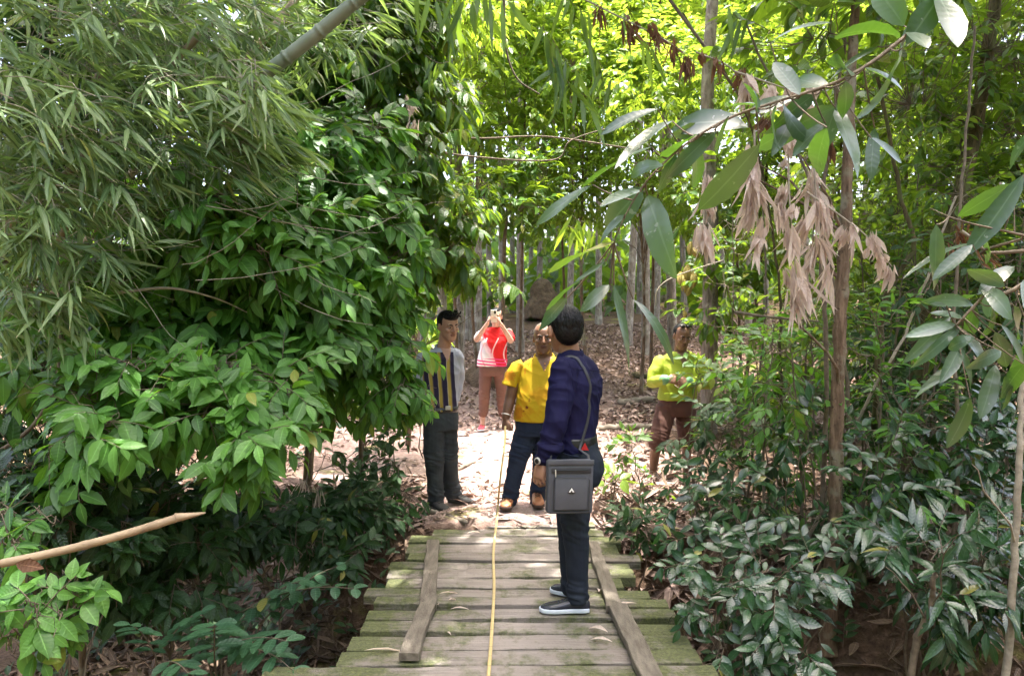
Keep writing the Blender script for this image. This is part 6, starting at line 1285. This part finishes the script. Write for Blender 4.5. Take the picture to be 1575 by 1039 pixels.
# termite mound, logs, stones, vines
MOUND = mk('termite_mound_earth', (.16, .105, .062), (.085, .06, .038), 9, .95, 1.0, bscale=30, dist=.04)
r = gp(836, 484); m = MB(); rr = []
for t, s in ((-.1, .62), (.2, .58), (.5, .44), (.75, .34), (.95, .22), (1.05, .08)): rr.append((V3(.04*math.sin(5*t), 0, t*1.0), V3(s, 0, 0), V3(0, s*.9, 0)))
m.loft(rr, 24); o = organic(m, 'termite_mound', MOUND, None, .035, 2, lambda c: .07*mnoise.noise((c[0]*4, c[1]*4, c[2]*3))+.03*mnoise.noise((c[0]*11, c[1]*11, c[2]*8)), loc=r); tag(o, 'brown earthen termite mound among the trunks behind the navy-shirted man\'s head', 'mound')
r = V3(P(775, 500, 13)[0], 13.0, 0); r[2] = gnd(r[0], r[1]); m = MB(); m.ball((0, 0, .1), (.7, .4, .38)); o = organic(m, 'earth_bank', MOUND, None, .035, 2, lambda c: .09*mnoise.noise((c[0]*4, c[1]*4, c[2]*3)), loc=r); tag(o, 'leaf-strewn hump of earth beside the woman\'s shoulder', 'earth mound')
def log(label, a, b_, rad, mat, group='fallen logs and sticks'):
    a, b_ = np.asarray(a), np.asarray(b_); c = (a+b_)/2; rng_ = np.random.default_rng(int(abs(a[0]*1000))); pp = curve(a-c, b_-c, 14, 0, rad*.3, rng_); m = MB(); m.tube(pp, [rad*rng_.uniform(.9, 1.1) for _ in pp], 12); o = m.build('log' if rad > .03 else 'stick', mat, None, c); return tag(o, label, 'log' if rad > .03 else 'stick', group)
WOOD = mk('grey_fallen_log', (.24, .205, .165), (.12, .10, .075), 5, .9, .6, (.4, 3, 3), bscale=24)
log('short grey log lying in the litter left of the lime-shirted man', gp(955, 622, .04), gp(1003, 618, .04), .055, WOOD)
log('flat grey log nearer the jeans, in the sunlit litter', gp(922, 662, .03), gp(1000, 660, .03), .05, WOOD)
log('mossy log lying behind the lime-shirted man\'s knees', gp(975, 580, .04), gp(1030, 585, .04), .06, BARK_MOSS)
log('thin stick across the litter right of the navy-shirted man', gp(945, 655, .02), gp(1002, 632, .03), .012, WOOD)
log('thin bare stick lying on the path between the striped man and the yellow-shirted man', gp(700, 726, .02), gp(730, 712, .02), .018, WOOD)
log('thin stick in the gully litter on the left', gp(200, 880, .05), gp(300, 960, .06), .008, TWIG)
log('weathered split board lying at the left end of the far planks', gp(660, 790, .03), gp(716, 812, .05), .022, WOOD)
def vine(label, pts, rad, mat=TWIG, name='vine'):
    pp = poly(pts, 9); c = pp.mean(0); B = Stems(); B.add(pp-c, list(np.atleast_1d(rad)) if not np.isscalar(rad) else rad, 7); o = B.build(name, mat, None, c); return tag(o, label, 'vine', 'vines and bare twigs')
vine('curving bare vine hanging at the left edge above the low bushes', [P(-10, 700, 4.0), P(50, 655, 3.95), P(85, 590, 3.95), P(92, 520, 4.0), P(88, 380, 4.2)], [.012, .010, .007])
vine('long horizontal twig across the bright gap, lower of the pair', [P(640, 225, 7.5), P(720, 240, 7.6), P(850, 246, 7.8), P(880, 215, 7.8), P(960, 190, 8)], [.010, .006])
vine('straight horizontal twig across the bright gap, upper of the pair', [P(610, 190, 7.8), P(720, 212, 7.8), P(840, 210, 8), P(980, 230, 8)], [.010, .008])
vine('curved vine hanging down through the middle of the bright gap', [P(775, -20, 6.8), P(778, 70, 6.8), P(795, 120, 6.8), P(830, 145, 6.8)], [.012, .006])
vine('bare grey branch inside the large shrub on the left', [P(180, 450, 4.0), P(260, 443, 4.1), P(330, 458, 4.2), P(380, 480, 4.3)], [.009, .007, .003], TWIG_PALE)
vine('pale bent twig left of the lime-shirted man\'s head', [P(1008, 470, 7.3), P(1012, 445, 7.3), P(1038, 425, 7.3), P(1112, 400, 7.4)], [.008, .005], TWIG_PALE)
vine('dark bare branch crossing below the dried fronds at right', [P(1130, 480, 5.2), P(1190, 488, 5.2), P(1260, 494, 5.2)], [.012, .006])
vine('thin dark branch behind the leathery leaves at the upper right', [P(1030, 0, 5.2), P(1090, 80, 5.2), P(1140, 150, 5.2)], [.012, .010])
